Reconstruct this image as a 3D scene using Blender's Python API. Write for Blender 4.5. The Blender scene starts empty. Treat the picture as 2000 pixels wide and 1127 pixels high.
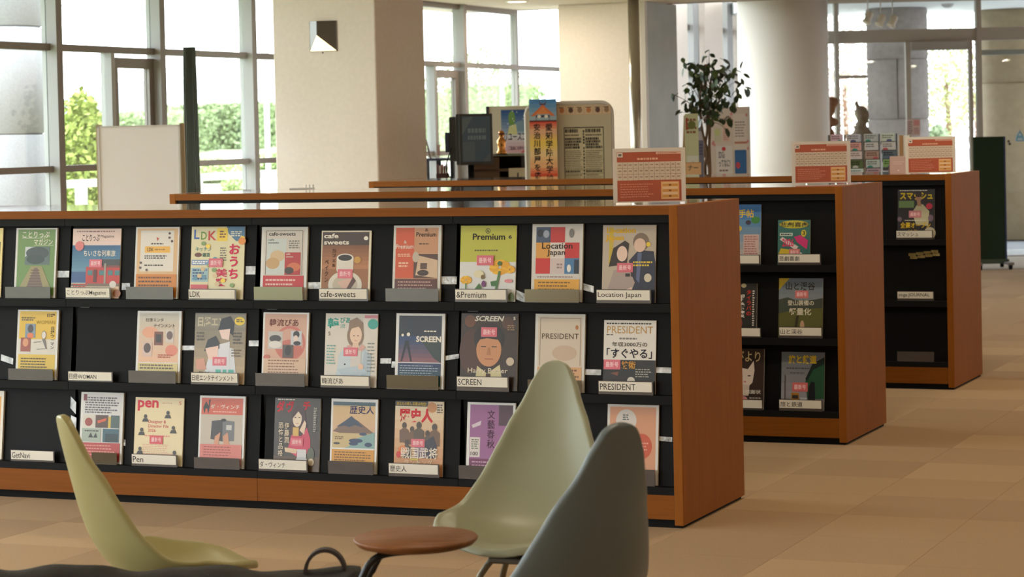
import bpy, bmesh, math, random
from mathutils import Vector, Matrix, Euler

# ------------------------------------------------------------------ camera
scene = bpy.context.scene
COL = scene.collection
CAM = Vector((2.9213, -8.6097, 1.5481))
YAW, PITCH, ROLL, FPX = -0.3969, -0.0260, -0.0219, 4610.0
CF = Vector((math.sin(YAW)*math.cos(PITCH), math.cos(YAW)*math.cos(PITCH), math.sin(PITCH)))
_r = Vector((math.cos(YAW), -math.sin(YAW), 0)); _u = _r.cross(CF)
CR = _r*math.cos(ROLL) + _u*math.sin(ROLL)
CU = -_r*math.sin(ROLL) + _u*math.cos(ROLL)
HR = Vector((math.cos(YAW), -math.sin(YAW), 0)); HF = Vector((math.sin(YAW), math.cos(YAW), 0))
cam_data = bpy.data.cameras.new('camera'); cam = bpy.data.objects.new('camera', cam_data); COL.objects.link(cam)
cam.matrix_world = Matrix(((CR.x, CU.x, -CF.x, CAM.x), (CR.y, CU.y, -CF.y, CAM.y), (CR.z, CU.z, -CF.z, CAM.z), (0, 0, 0, 1)))
cam_data.sensor_width = 36; cam_data.lens = FPX/2000*36; cam_data.shift_y = (377-563.5)/2000
cam_data.clip_end = 400
cam_data.dof.use_dof = True; cam_data.dof.focus_distance = 9.6; cam_data.dof.aperture_fstop = 7.0
scene.camera = cam

def ray(x, y): return CF + CR*((x-1000)/FPX) - CU*((y-377)/FPX)
def at(x, y, D): return CAM + ray(x, y)*D
def on_x(x, y, X): d = ray(x, y); return CAM + d*((X-CAM.x)/d.x)
def on_y(x, y, Y): d = ray(x, y); return CAM + d*((Y-CAM.y)/d.y)
def on_z(x, y, Z): d = ray(x, y); return CAM + d*((Z-CAM.z)/d.z)
def floor_at(x, D): p = at(x, 255, D); return Vector((p.x, p.y, 0))

# ------------------------------------------------------------------ world, exposure
scene.view_settings.view_transform = 'Standard'; scene.view_settings.look = 'None'
scene.view_settings.exposure = 0.0; scene.view_settings.gamma = 1.0; scene.view_settings.use_curve_mapping = False
world = bpy.data.worlds.new('overcast_sky'); scene.world = world; world.use_nodes = True
bg = world.node_tree.nodes['Background']; bg.inputs[0].default_value = (0.90, 0.96, 1.0, 1); bg.inputs[1].default_value = 8.2

LAMP_W, LAMP_COL = 15.5, (1.0, 0.86, 0.64)       # the ceiling downlights (built with their fixtures below)

# ------------------------------------------------------------------ materials
def lin(c):
    return tuple(((v/255)/12.92 if v <= 10 else ((v/255+0.055)/1.055)**2.4) for v in c)
MATS = {}
def M(rgb, rough=0.6, metal=0.0, spec=0.5, emit=0.0, coat=0.0, alpha=None):
    key = (tuple(rgb), rough, metal, spec, emit, coat)
    if key in MATS: return MATS[key]
    m = bpy.data.materials.new('paint_%02x%02x%02x' % tuple(int(max(0, min(255, v))) for v in rgb)); m.use_nodes = True
    b = m.node_tree.nodes['Principled BSDF']; c = lin(rgb) + (1,)
    b.inputs['Base Color'].default_value = c; b.inputs['Roughness'].default_value = rough
    b.inputs['Metallic'].default_value = metal; b.inputs['Specular IOR Level'].default_value = spec
    if coat: b.inputs['Coat Weight'].default_value = coat; b.inputs['Coat Roughness'].default_value = 0.06
    if emit: b.inputs['Emission Color'].default_value = c; b.inputs['Emission Strength'].default_value = emit
    MATS[key] = m; return m
def MN(name, c1, c2, scale=(1, 1, 1), nscale=8, rough=0.6, spec=0.4, bump=0.0, detail=6, metal=0.0, coords='Object', lo=0.3, hi=0.7, coat=0.0, bscale=None):
    """noise material between two colours, optional bump"""
    m = bpy.data.materials.new(name); m.use_nodes = True; nt = m.node_tree; N = nt.nodes; L = nt.links
    b = N['Principled BSDF']; tc = N.new('ShaderNodeTexCoord'); mp = N.new('ShaderNodeMapping'); mp.inputs['Scale'].default_value = scale
    no = N.new('ShaderNodeTexNoise'); no.inputs['Scale'].default_value = nscale; no.inputs['Detail'].default_value = detail
    cr = N.new('ShaderNodeValToRGB'); cr.color_ramp.elements[0].position = lo; cr.color_ramp.elements[1].position = hi
    cr.color_ramp.elements[0].color = lin(c1)+(1,); cr.color_ramp.elements[1].color = lin(c2)+(1,)
    L.new(tc.outputs[coords], mp.inputs[0]); L.new(mp.outputs[0], no.inputs[0]); L.new(no.outputs[0], cr.inputs[0]); L.new(cr.outputs[0], b.inputs['Base Color'])
    b.inputs['Roughness'].default_value = rough; b.inputs['Specular IOR Level'].default_value = spec; b.inputs['Metallic'].default_value = metal
    if coat: b.inputs['Coat Weight'].default_value = coat; b.inputs['Coat Roughness'].default_value = 0.04
    if bump:
        n2 = N.new('ShaderNodeTexNoise'); n2.inputs['Scale'].default_value = bscale or nscale*4; n2.inputs['Detail'].default_value = 3
        L.new(tc.outputs[coords], n2.inputs[0])
        bp = N.new('ShaderNodeBump'); bp.inputs['Strength'].default_value = bump; bp.inputs['Distance'].default_value = 0.004
        L.new(n2.outputs[0], bp.inputs['Height']); L.new(bp.outputs[0], b.inputs['Normal'])
    return m
def glass(name, tint=(1, 1, 1), ior=1.45, rough=0.0, gloss=1.0):
    m = bpy.data.materials.new(name); m.use_nodes = True; nt = m.node_tree; N = nt.nodes; L = nt.links
    N.remove(N['Principled BSDF']); out = N['Material Output']
    t = N.new('ShaderNodeBsdfTransparent'); t.inputs[0].default_value = tint+(1,)
    g = N.new('ShaderNodeBsdfGlossy'); g.inputs['Roughness'].default_value = rough; g.inputs[0].default_value = (gloss, gloss, gloss, 1)
    f = N.new('ShaderNodeFresnel'); x = N.new('ShaderNodeMixShader'); ge = N.new('ShaderNodeNewGeometry')
    mr = N.new('ShaderNodeMapRange'); mr.inputs['To Min'].default_value = ior; mr.inputs['To Max'].default_value = 1/ior   # same air-to-glass reflection on both faces of a sheet
    L.new(ge.outputs['Backfacing'], mr.inputs['Value']); L.new(mr.outputs[0], f.inputs[0])
    L.new(f.outputs[0], x.inputs[0]); L.new(t.outputs[0], x.inputs[1]); L.new(g.outputs[0], x.inputs[2]); L.new(x.outputs[0], out.inputs[0])
    return m

WOOD_H = MN('oak_veneer_horizontal', (124, 70, 12), (136, 78, 17), (0.5, 6, 14), 6, 0.55, 0.15)
WOOD_V = MN('oak_veneer_vertical', (136, 78, 16), (148, 86, 21), (6, 6, 0.6), 6, 0.55, 0.15)
WOOD_TOP = MN('lacquered_oak_top', (150, 96, 52), (166, 108, 62), (0.5, 6, 14), 6, 0.08, 0.8, coat=1.0)
WALNUT = MN('walnut', (108, 66, 32), (136, 86, 48), (2, 16, 4), 5, 0.5, 0.25)
BLACK = M((15, 15, 15), 0.6, spec=0.15); BLACK_GLOSS = M((14, 13, 13), 0.5, spec=0.12); BLACK_MATT = M((12, 12, 13), 0.8, spec=0.2)
CARPETS = [MN('carpet_%s' % n, a, b, (1, 1, 1), 260, 0.95, 0.1, 0.5, 3, bscale=500) for n, a, b in
           (('tan', (166, 136, 100), (186, 156, 118)), ('tan_light', (174, 144, 107), (194, 164, 125)), ('tan_dark', (158, 128, 93), (178, 148, 111)))]
for _c in CARPETS: _b = _c.node_tree.nodes['Principled BSDF']; _b.inputs['Sheen Weight'].default_value = 0.09; _b.inputs['Sheen Roughness'].default_value = 0.4
CREAM = MN('cream_plaster', (228, 216, 206), (234, 222, 212), (1, 1, 1), 30, 0.85, 0.2, 0.15, bscale=200)
WHITE = M((235, 235, 232), 0.7); PAPER = M((228, 224, 214), 0.75, spec=0.3); PAGES = M((214, 208, 194), 0.9, spec=0.1)
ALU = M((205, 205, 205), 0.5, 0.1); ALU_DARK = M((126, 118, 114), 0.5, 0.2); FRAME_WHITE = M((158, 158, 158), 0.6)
STEEL = M((172, 166, 154), 0.24, 1.0); CHROME = M((150, 150, 150), 0.25, 1.0)
GLASS = glass('window_glass', (0.97, 0.985, 0.98)); ACRYLIC = glass('clear_acrylic', (0.93, 0.93, 0.93), 1.5, 0.05)
SMOKE = MN('smoky_acrylic', (74, 68, 66), (92, 84, 82), (1, 1, 1), 4, 0.22, 0.6)
FILM = MN('clear_film_painted_glare', (120, 124, 126), (214, 216, 218), (1, 1, 1), 30, 0.15, 0.7, 0.6, bscale=60)  # pale mottled colour stands in for reflections off the clear plastic

# ------------------------------------------------------------------ object helpers
def tag(o, label, cat=None, group=None, kind=None):
    o['label'] = label
    if cat: o['category'] = cat
    if group: o['group'] = group
    if kind: o['kind'] = kind
    return o
def link(o, parent=None):
    COL.objects.link(o)
    if parent: o.parent = parent
    return o
def thing(name, loc, label, cat, group=None, kind=None, rz=0.0, rx=0.0):
    o = bpy.data.objects.new(name, None); o.empty_display_size = 0.05; link(o)
    o.location = loc; o.rotation_euler = (rx, 0, rz)
    return tag(o, label, cat, group, kind)
def mobj(name, verts, faces, mats, parent=None, loc=(0, 0, 0), rot=(0, 0, 0), mi=None, smooth=False):
    me = bpy.data.meshes.new(name); me.from_pydata([tuple(v) for v in verts], [], faces)
    for m in (mats if isinstance(mats, (list, tuple)) else [mats]): me.materials.append(m)
    if mi: me.polygons.foreach_set('material_index', mi)
    if smooth: me.polygons.foreach_set('use_smooth', [True]*len(me.polygons))
    me.update()
    o = bpy.data.objects.new(name, me); link(o, parent); o.location = loc; o.rotation_euler = rot
    return o
def bm_obj(name, bm, mats, parent=None, loc=(0, 0, 0), rot=(0, 0, 0), smooth=False):
    me = bpy.data.meshes.new(name); bmesh.ops.recalc_face_normals(bm, faces=bm.faces); bm.to_mesh(me); bm.free()
    for m in (mats if isinstance(mats, (list, tuple)) else [mats]): me.materials.append(m)
    if smooth: me.polygons.foreach_set('use_smooth', [True]*len(me.polygons))
    o = bpy.data.objects.new(name, me); link(o, parent); o.location = loc; o.rotation_euler = rot
    return o
BOXF = [(0, 3, 2, 1), (4, 5, 6, 7), (0, 1, 5, 4), (1, 2, 6, 5), (2, 3, 7, 6), (3, 0, 4, 7)]
def boxv(x0, x1, y0, y1, z0, z1):
    return [(x0, y0, z0), (x1, y0, z0), (x1, y1, z0), (x0, y1, z0), (x0, y0, z1), (x1, y0, z1), (x1, y1, z1), (x0, y1, z1)]
def box(name, x0, x1, y0, y1, z0, z1, m, parent=None, bevel=0.0, loc=(0, 0, 0), rot=(0, 0, 0)):
    if not bevel: return mobj(name, boxv(x0, x1, y0, y1, z0, z1), BOXF, m, parent, loc, rot)
    bm = bmesh.new(); vs = [bm.verts.new(v) for v in boxv(x0, x1, y0, y1, z0, z1)]
    for f in BOXF: bm.faces.new([vs[i] for i in f])
    bmesh.ops.bevel(bm, geom=list(bm.edges), offset=bevel, segments=2, affect='EDGES', profile=0.5)
    return bm_obj(name, bm, m, parent, loc, rot)
def tube(name, pts, rad, m, parent=None, seg=10, closed=False, taper=None, loc=(0, 0, 0)):
    pts = [Vector(p) for p in pts]; V = []; Fc = []; n = len(pts)
    up = Vector((0.31, 0.17, 0.93))
    for i, p in enumerate(pts):
        d = (pts[min(i+1, n-1)]-pts[max(i-1, 0)]).normalized()
        a = d.cross(up)
        if a.length < 1e-3: a = d.cross(Vector((1, 0, 0)))
        a.normalize(); b = d.cross(a)
        r = rad if taper is None else rad + (taper-rad)*i/max(1, n-1)
        for k in range(seg):
            t = 2*math.pi*k/seg; V.append(p + a*(r*math.cos(t)) + b*(r*math.sin(t)))
    for i in range(n-1):
        for k in range(seg):
            k2 = (k+1) % seg; Fc.append((i*seg+k, i*seg+k2, (i+1)*seg+k2, (i+1)*seg+k))
    Fc.append(tuple(range(seg))[::-1]); Fc.append(tuple(range((n-1)*seg, n*seg)))
    return mobj(name, V, Fc, m, parent, loc, smooth=True)
def smooth_path(pts, n=8):
    pts = [Vector(p) for p in pts]; out = []
    for i in range(len(pts)-1):
        p0 = pts[max(i-1, 0)]; p1 = pts[i]; p2 = pts[i+1]; p3 = pts[min(i+2, len(pts)-1)]
        for k in range(n):
            t = k/n; out.append(0.5*((2*p1)+(p2-p0)*t+(2*p0-5*p1+4*p2-p3)*t*t+(3*p1-p0-3*p2+p3)*t**3))
    out.append(pts[-1]); return out
def lathe(name, prof, m, parent=None, seg=32, loc=(0, 0, 0), rot=(0, 0, 0), smooth=True):
    V = []; Fc = []; n = len(prof)
    for r, z in prof:
        for k in range(seg): t = 2*math.pi*k/seg; V.append((r*math.cos(t), r*math.sin(t), z))
    for i in range(n-1):
        for k in range(seg): k2 = (k+1) % seg; Fc.append((i*seg+k, i*seg+k2, (i+1)*seg+k2, (i+1)*seg+k))
    Fc.append(tuple(range(seg))[::-1]); Fc.append(tuple(range((n-1)*seg, n*seg)))
    return mobj(name, V, Fc, m, parent, loc, rot, smooth=smooth)

# ------------------------------------------------------------------ flat print: shapes and lettering
TEXTS = []          # (body, parent, local box x0,x1,z0,z1, y, material, name, bold, vertical)
class Print:
    """flat artwork on a front that faces local -Y; u 0..1 left to right, v 0..1 top to bottom"""
    def __init__(s, parent, w, h, y, name='cover_print', x0=None, z0=0.0):
        s.p = parent; s.w = w; s.h = h; s.y = y; s.x0 = -w/2 if x0 is None else x0; s.z0 = z0
        s.V = []; s.Fc = []; s.mi = []; s.mats = []; s.lay = 0; s.name = name
    def _m(s, c, gl):
        m = M(c, 0.38 if gl else 0.6, spec=0.45 if gl else 0.3)
        if m not in s.mats: s.mats.append(m)
        return s.mats.index(m)
    def xy(s, u, v): return (s.x0+u*s.w, s.z0+(1-v)*s.h)
    def poly(s, pts, c, gl=True):
        s.lay += 1; y = s.y-0.00012*s.lay; i = len(s.V)
        for u, v in pts: X, Z = s.xy(u, v); s.V.append((X, y, Z))
        s.Fc.append(tuple(range(i, i+len(pts)))); s.mi.append(s._m(c, gl))
    def R(s, u0, v0, u1, v1, c): s.poly([(u0, v1), (u1, v1), (u1, v0), (u0, v0)], c); return s
    def E(s, u, v, ru, rv, c, n=18, a0=0.0, a1=2*math.pi):
        s.poly([(u+ru*math.cos(a0+(a1-a0)*k/n), v-rv*math.sin(a0+(a1-a0)*k/n)) for k in range(n)], c); return s
    def P(s, c, *pts): s.poly(list(pts), c); return s
    def G(s, u0, v0, u1, v1, c0, c1, n=8):
        for k in range(n):
            t = k/(n-1); s.lay -= 1 if k else 0
            s.R(u0, v0+(v1-v0)*k/n, u1, v0+(v1-v0)*(k+1)/n, tuple(round(a+(b-a)*t) for a, b in zip(c0, c1)))
        return s
    def N(s, u0, v0, u1, v1, rows, c, seed=1, fill=0.55, dash=0.05):
        rnd = random.Random(seed); hh = (v1-v0)/rows
        for r in range(rows):
            u = u0; e = u1-(u1-u0)*rnd.random()*0.25; s.lay -= 1 if r else 0
            first = True
            while u < e:
                d = dash*(0.5+rnd.random()); 
                if not first: s.lay -= 1
                first = False
                s.R(u, v0+hh*(r+0.5-fill/2), min(u+d, e), v0+hh*(r+0.5+fill/2), c); u += d+dash*0.28
        return s
    def T(s, body, u0, v0, u1, v1, c, bold=0.0, vert=False, name='lettering', shear=0.0):
        s.lay += 1; X0, Z1 = s.xy(u0, v0); X1, Z0 = s.xy(u1, v1)
        TEXTS.append((body, s, X0, X1, Z0, Z1, s.y-0.00012*s.lay-0.0002, M(c, 0.5, spec=0.3), name, bold, vert, shear)); return s
    def new(s, u, v, w=0.29, c=(214, 104, 122)):        # the pink "latest issue" sticker
        h = w*0.55*s.w/s.h; s.R(u-w/2, v-h/2, u+w/2, v+h/2, c)
        s.T('最新号', u-w*0.38, v-h*0.28, u+w*0.38, v+h*0.28, (250, 214, 220), 0.01, name='sticker_lettering'); return s
    def done(s):
        if s.V: s.p = mobj(s.name, s.V, s.Fc, s.mats, s.p, mi=s.mi)     # its lettering hangs below it
def bake_texts():
    tmp = []
    for (body, par, x0, x1, z0, z1, y, m, name, bold, vert, shear) in TEXTS:
        cu = bpy.data.curves.new('t', 'FONT'); cu.body = '\n'.join(body) if vert else body
        cu.resolution_u = 2; cu.offset = bold; cu.shear = shear
        if vert: cu.align_x = 'CENTER'; cu.space_line = 1.05
        o = bpy.data.objects.new('t', cu); COL.objects.link(o); tmp.append(o)
    dg = bpy.context.evaluated_depsgraph_get(); dg.update()
    for o, (body, par, x0, x1, z0, z1, y, m, name, bold, vert, shear) in zip(tmp, TEXTS):
        me = bpy.data.meshes.new_from_object(o.evaluated_get(dg)); vs = me.vertices
        if not len(vs): bpy.data.objects.remove(o); continue
        xs = [v.co.x for v in vs]; ys = [v.co.y for v in vs]
        ax, bx, ay, by = min(xs), max(xs), min(ys), max(ys)
        for v in vs:
            v.co = (x0+(v.co.x-ax)/max(1e-6, bx-ax)*(x1-x0), y, z0+(v.co.y-ay)/max(1e-6, by-ay)*(z1-z0))
        me.materials.clear(); me.materials.append(m); me.update()
        bpy.data.objects.remove(o)
        link(bpy.data.objects.new(name, me), par.p)

# ------------------------------------------------------------------ floor with carpet tiles
XW = -6.35                                         # glazed left wall
def in_view(p, mx=60, my=60):
    d = p-CAM; z = d.dot(CF)
    if z < 0.5: return False
    x = 1000+FPX*d.dot(CR)/z; y = 377-FPX*d.dot(CU)/z
    return -mx < x < 2000+mx and -my < y < 1127+my
fl = box('floor', -7.0, 12.0, -16.0, 17.2, -0.12, -0.008, CARPETS[0])
tag(fl, 'tan carpeted floor of the reading room', 'floor', kind='structure')
rnd = random.Random(5); tiles = []; TS = 0.5
for i in range(-14, 24):
    for j in range(-32, 34):
        c = Vector(((i+0.5)*TS, (j+0.5)*TS, 0))
        if XW+0.3 < c.x < 11.5 and c.y < 16.9: tiles.append(((c-CAM).length, i, j, c))
tiles.sort(key=lambda t: t[0])
tile_me = []
for k in range(3):
    me = bpy.data.meshes.new('carpet_tile'); g = 0.0006
    me.from_pydata(boxv(-TS/2+g, TS/2-g, -TS/2+g, TS/2-g, -0.008, 0.0), [], BOXF); me.materials.append(CARPETS[k]); tile_me.append(me)
nt = 0; RV = []; RF = []; RM = []
for d, i, j, c in tiles:
    k = rnd.choice((0, 0, 1, 2)); vis = in_view(c) and (c.y < 0.3 or c.x > -0.3) and c.y < 12
    if vis and nt < 260:
        o = bpy.data.objects.new('carpet_tile', tile_me[k]); link(o, fl); o.location = c; nt += 1
    elif d < 40:
        b = len(RV); RV += [(x+c.x, y+c.y, z) for x, y, z in boxv(-TS/2+0.0006, TS/2-0.0006, -TS/2+0.0006, TS/2-0.0006, -0.008, 0)]
        RF += [tuple(q+b for q in f) for f in BOXF]; RM += [k]*6
o = mobj('carpet_tiling', RV, RF, CARPETS, fl, mi=RM); o['kind'] = 'stuff'

# ------------------------------------------------------------------ ceilings and solid walls
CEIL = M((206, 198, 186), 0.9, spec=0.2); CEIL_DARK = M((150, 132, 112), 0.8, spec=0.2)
ZC = 2.78
o = box('ceiling', -7.0, 12.0, -16.0, 13.6, ZC, ZC+0.3, CEIL); tag(o, 'flat off-white ceiling with recessed downlights', 'ceiling', kind='structure')
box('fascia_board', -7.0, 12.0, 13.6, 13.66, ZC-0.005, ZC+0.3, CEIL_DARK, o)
def slab(name, pts, z0, z1, m):
    n = len(pts); return mobj(name, [(x, y, z0) for x, y in pts]+[(x, y, z1) for x, y in pts], [tuple(range(n))[::-1], tuple(range(n, 2*n))]+[(i, (i+1) % n, (i+1) % n+n, i+n) for i in range(n)], m)
ea = Vector((CAM.x, CAM.y, 0))+HF*27.05+HR*2.85; eb = Vector((CAM.x, CAM.y, 0))+HF*27.05+HR*12
o = slab('ceiling_lobby', [(-5.0, 13.66), (12.0, 13.66), (12.0, 24.4), (ea.x, ea.y)], 2.93, 3.2, CEIL_DARK); tag(o, 'lobby ceiling before the glass entrance, toned dark as if unlit', 'ceiling', kind='structure')  # brown tone puts the ceiling's lack of light into its colour
o = slab('ceiling_alcove', [(-7.0, 13.66), (-5.0, 13.66), (-4.9, 21.5), (-7.0, 21.5)], 3.5, 3.7, CEIL); tag(o, 'high white ceiling over the window alcove', 'ceiling', kind='structure')
o = box('wall_right', 12.0, 12.2, -16.0, 24.6, -0.1, 3.2, CREAM); tag(o, 'plain cream side wall', 'wall', kind='structure')
o = box('wall_front', -7.0, 12.0, -16.2, -16.0, -0.1, 3.0, CREAM); tag(o, 'plain cream wall behind the seating area', 'wall', kind='structure')

# ------------------------------------------------------------------ glazed left wall: mullions, transoms, panes, doors
zt1 = on_x(0, 82, XW).z; zt0 = on_x(0, 96, XW).z; zl1 = on_x(0, 328, XW).z; zl0 = on_x(0, 341, XW).z
m_y = [on_x(px, 250, XW).y for px in (86, 290, 471)]
step = (m_y[2]-m_y[0])/2
ys = [m_y[0]-step*k for k in range(8, 0, -1)] + m_y
ys += [m_y[2]+step, on_x(760, 250, XW).y, on_x(888, 250, XW).y, on_x(1000, 250, XW).y, on_x(1096, 250, XW).y, on_x(1180, 250, XW).y]
def glazed_bay(n, y0, y1, label, ztop=ZC, door=None, thin=False):
    w = thing('window_%d' % n, (XW, y0, 0), label, 'window', kind='structure')
    L = y1-y0; t = 0.075 if not thin else 0.05; dep = 0.12 if not thin else 0.07
    box('mullion', 0, dep, 0, t, 0, ztop, [FRAME_WHITE, ALU_DARK], w).data.polygons.foreach_set('material_index', [0, 0, 0, 1, 0, 0])  # room-side face gets a darker material, its shade painted in
    for a, b in ((zl0, zl1), (zt0, zt1)): box('transom', 0.0, 0.07, t, L, a, b, ALU_DARK, w)
    box('sill', 0, 0.1, t, L, 0, 0.05, ALU_DARK, w); box('head_rail', 0, 0.07, t, L, ztop-0.05, ztop, ALU_DARK, w)
    gx = 0.03
    if door:
        d0, d1 = door
        box('pane', gx, gx+0.01, t, d0-0.05, 0.05, zl0, GLASS, w); box('pane', gx, gx+0.01, t, d0-0.05, zl1, zt0, GLASS, w)
        box('post', 0, 0.09, d0-0.05, d0, 0, zt0, FRAME_WHITE, w)
        lf = box('door_leaf', 0.01, 0.06, d0+0.01, d1, 0.01, zt0-0.03, ALU_DARK, w)
        # leaf built as four rails round its pane
        bpy.data.objects.remove(lf)
        f = 0.075
        for a, b, c, e in ((d0+0.01, d0+0.01+f, 0.01, zt0-0.03), (d1-f, d1, 0.01, zt0-0.03), (d0+0.01+f, d1-f, zt0-0.03-f, zt0-0.03), (d0+0.01+f, d1-f, 0.01, 0.16)):
            box('door_rail', 0.01, 0.06, a, b, c, e, ALU_DARK, w)
        box('pane', gx, gx+0.01, d0+0.01+f, d1-f, 0.16, zt0-0.03-f, GLASS, w)
    else:
        box('pane', gx, gx+0.01, t, L, 0.05, zl0, GLASS, w); box('pane', gx, gx+0.01, t, L, zl1, zt0, GLASS, w)
    box('pane', gx, gx+0.01, t, L, zt1, ztop-0.05, GLASS, w)
    return w
wl = {9: 'tall glazed bay with a hinged glass door behind the whiteboard', 10: 'tall glazed bay beside the dark gathered curtain',
      11: 'tall glazed bay running behind the cream pillar with the wall lamp', 13: 'glazed bay with a glass door seen past the cream pillar', 14: 'tall glazed bay above the monitor', 15: 'narrow glazed bay above the vertical banner'}
for i in range(len(ys)-1):
    n = i+1; dr = None; d = None
    if n == 9: dr = (on_x(207, 250, XW).y-ys[i], on_x(291, 250, XW).y-ys[i])
    if n == 13: dr = (on_x(838, 250, XW).y-ys[i], on_x(887, 250, XW).y-ys[i])
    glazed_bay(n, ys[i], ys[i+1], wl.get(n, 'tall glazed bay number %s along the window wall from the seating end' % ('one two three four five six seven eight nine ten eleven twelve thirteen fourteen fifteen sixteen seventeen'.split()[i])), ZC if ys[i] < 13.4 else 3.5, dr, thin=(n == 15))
# alcove: pilasters and slim windows beyond the second pillar
o = thing('wall_left', (XW, ys[-1], 0), 'cream pilasters between slim windows of the alcove', 'wall', kind='structure')
yy = lambda px: on_x(px, 250, XW).y-ys[-1]
for a, b in ((1296, 1322), (1357, 1392), (1424, 1470)): box('pilaster', -0.05, 0.16, yy(a), yy(b), 0, 3.5, CREAM, o)
for a, b in ((1182, 1296), (1322, 1357), (1392, 1424)):
    box('pane', 0.03, 0.04, yy(a), yy(b), 0, 3.5, GLASS, o)
    for z in (zl0, zt0, 2.75): box('transom', 0, 0.07, yy(a), yy(b), z, z+0.07, ALU_DARK, o)
    box('mullion', 0, 0.12, yy(b-17), yy(b-17)+0.16, 0, 3.5, FRAME_WHITE, o); box('mullion', 0, 0.10, yy(b-8), yy(b-8)+0.1, 0, 3.5, FRAME_WHITE, o)
yb_ = ys[-1]+yy(1470); o = box('wall_back', XW, on_y(1590, 250, yb_).x, yb_, yb_+0.2, 0, 3.5, CREAM); tag(o, 'cream end wall of the alcove', 'wall', kind='structure')

# ------------------------------------------------------------------ pillars and columns
def pillar(px, D, w, label):
    p = at(px, 250, D); t = thing('square_pillar', (p.x, p.y, 0), label, 'pillar', kind='structure')
    box('shaft', 0, w, 0, w, 0, ZC, CREAM, t, 0.012); box('skirting', -0.012, w+0.012, -0.012, w+0.012, 0, 0.08, M((120, 108, 94), 0.7), t)
    return t, p
pil1, pp1 = pillar(537, 18.0, 0.87, 'cream square pillar carrying the angular wall lamp')
pil2, pp2 = pillar(1094, 23.2, 0.86, 'cream square pillar next to the polished steel tube')
# grey metal panel on the second pillar's side
t = thing('metal_panel', (pp2.x+0.86+0.025, pp2.y-0.06, 0), 'tall grey metal panel beside the cream pillar', 'panel')
PL = on_x(1320, 250, pp2.x+0.885).y-pp2.y+0.06
box('sheet', 0, 0.03, 0.07, PL, 0.0, ZC, MN('brushed_grey_panel', (150, 152, 146), (162, 164, 158), (1, 1, 1), 3, 0.5, 0.5), t)
box('edge_trim', -0.005, 0.04, 0, 0.07, 0.0, ZC, M((196, 188, 178), 0.5), t)
t = thing('steel_column', floor_at(1242, 21.9), 'slim polished steel tube column from floor to ceiling', 'column')
lathe('shaft', [(0.052, 0.0), (0.052, ZC)], STEEL, t); lathe('base_ring', [(0.08, 0), (0.08, 0.02), (0.055, 0.03)], STEEL, t)
t = thing('round_column', floor_at(1532, 26.0), 'thick white round column beside the potted tree', 'column', kind='structure')
lathe('shaft', [(0.497, 0), (0.497, 3.4)], M((226, 222, 216), 0.75, spec=0.3), t, 64); lathe('skirting', [(0.512, 0), (0.512, 0.09), (0.497, 0.1)], M((120, 108, 94), 0.7), t, 64)

# ------------------------------------------------------------------ glass entrance (plane square to the camera's heading)
DE = 27.0
ent = thing('door_1', floor_at(1620, DE), 'glass entrance front with broad grey transom and sliding door', 'entrance', kind='structure', rz=-YAW)
E0 = floor_at(1620, DE)
def ex(px): return (floor_at(px, DE)-E0).dot(HR)
def ez(px, py): return at(px, py, DE).z
EN_GREY = M((178, 174, 166), 0.5, 0.2)
xL, xR = ex(1490), ex(2150); zt = 2.93
zb0, zb1 = ez(1800, 82), ez(1800, 57)
box('transom', xL, xR, -0.06, 0.06, zb0, zb1, EN_GREY, ent)
for px, w in ((1636, 8), (1913, 9), (1500, 8), (2100, 9)): box('mullion', ex(px-w/2), ex(px+w/2), -0.08, 0.06, 0, zt, EN_GREY, ent)
for px, w in ((1775, 9), (1897, 7)): box('door_post', ex(px-w/2), ex(px+w/2), -0.05, 0.05, 0, zb0, EN_GREY, ent)
box('door_header', ex(1780), ex(1893), -0.1, 0.1, ez(1840, 98), zb0, M((168, 166, 162), 0.5), ent)
box('door_header', ex(1917), ex(2096), -0.05, 0.05, ez(1960, 107), ez(1960, 97), M((150, 160, 158), 0.5), ent)
for a, b in ((1504, 1632), (1640, 1908), (1918, 2095)): box('pane', ex(a), ex(b), 0.0, 0.01, zb1, zt, GLASS, ent)
for a, b in ((1504, 1632), (1640, 1770), (1780, 1893), (1918, 2095)): box('pane', ex(a), ex(b), 0.0, 0.01, 0.02, zb0, GLASS, ent)
box('rail_bar', ex(1640), ex(1696), -0.02, 0.02, ez(1668, 153), ez(1668, 147), EN_GREY, ent)
box('threshold', xL, xR, -0.15, 0.15, -0.02, 0.012, M((150, 150, 150), 0.4, 0.6), ent)
fl2 = box('floor_lobby', -9.0, 12.0, 17.2, 24.0, -0.12, -0.004, CARPETS[1]); tag(fl2, 'tan carpet in front of the entrance', 'floor', kind='structure')
p = floor_at(1950, DE); bpy.data.objects.remove(fl2)
def hquad(name, D0, D1, l0, l1, z0, z1, m):
    """slab square to the camera's heading: depth D0..D1, lateral l0..l1 metres"""
    b = Vector((CAM.x, CAM.y, 0)); P4 = [b+HF*D0+HR*l0, b+HF*D0+HR*l1, b+HF*D1+HR*l1, b+HF*D1+HR*l0]
    return mobj(name, [(q.x, q.y, z0) for q in P4]+[(q.x, q.y, z1) for q in P4], BOXF, m)
o = hquad('wall_entrance', 26.95, 27.1, 6.72, 21.2, -0.1, 3.2, CREAM); tag(o, 'cream wall continuing beside the glass entrance', 'wall', kind='structure')
o = hquad('floor_entrance', 24.6, 27.0, -8, 21, -0.1, 0.003, MN('entrance_mat', (190, 180, 166), (202, 192, 178), (1, 1, 1), 200, 0.9, 0.1)); tag(o, 'pale entrance floor strip before the glass doors', 'floor', kind='structure')
o = hquad('canopy', 27.1, 31.6, 2.9, 12, 3.0, 3.15, M((226, 230, 230), 0.8)); tag(o, 'white outdoor canopy above the entrance', 'canopy', kind='structure')
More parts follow.
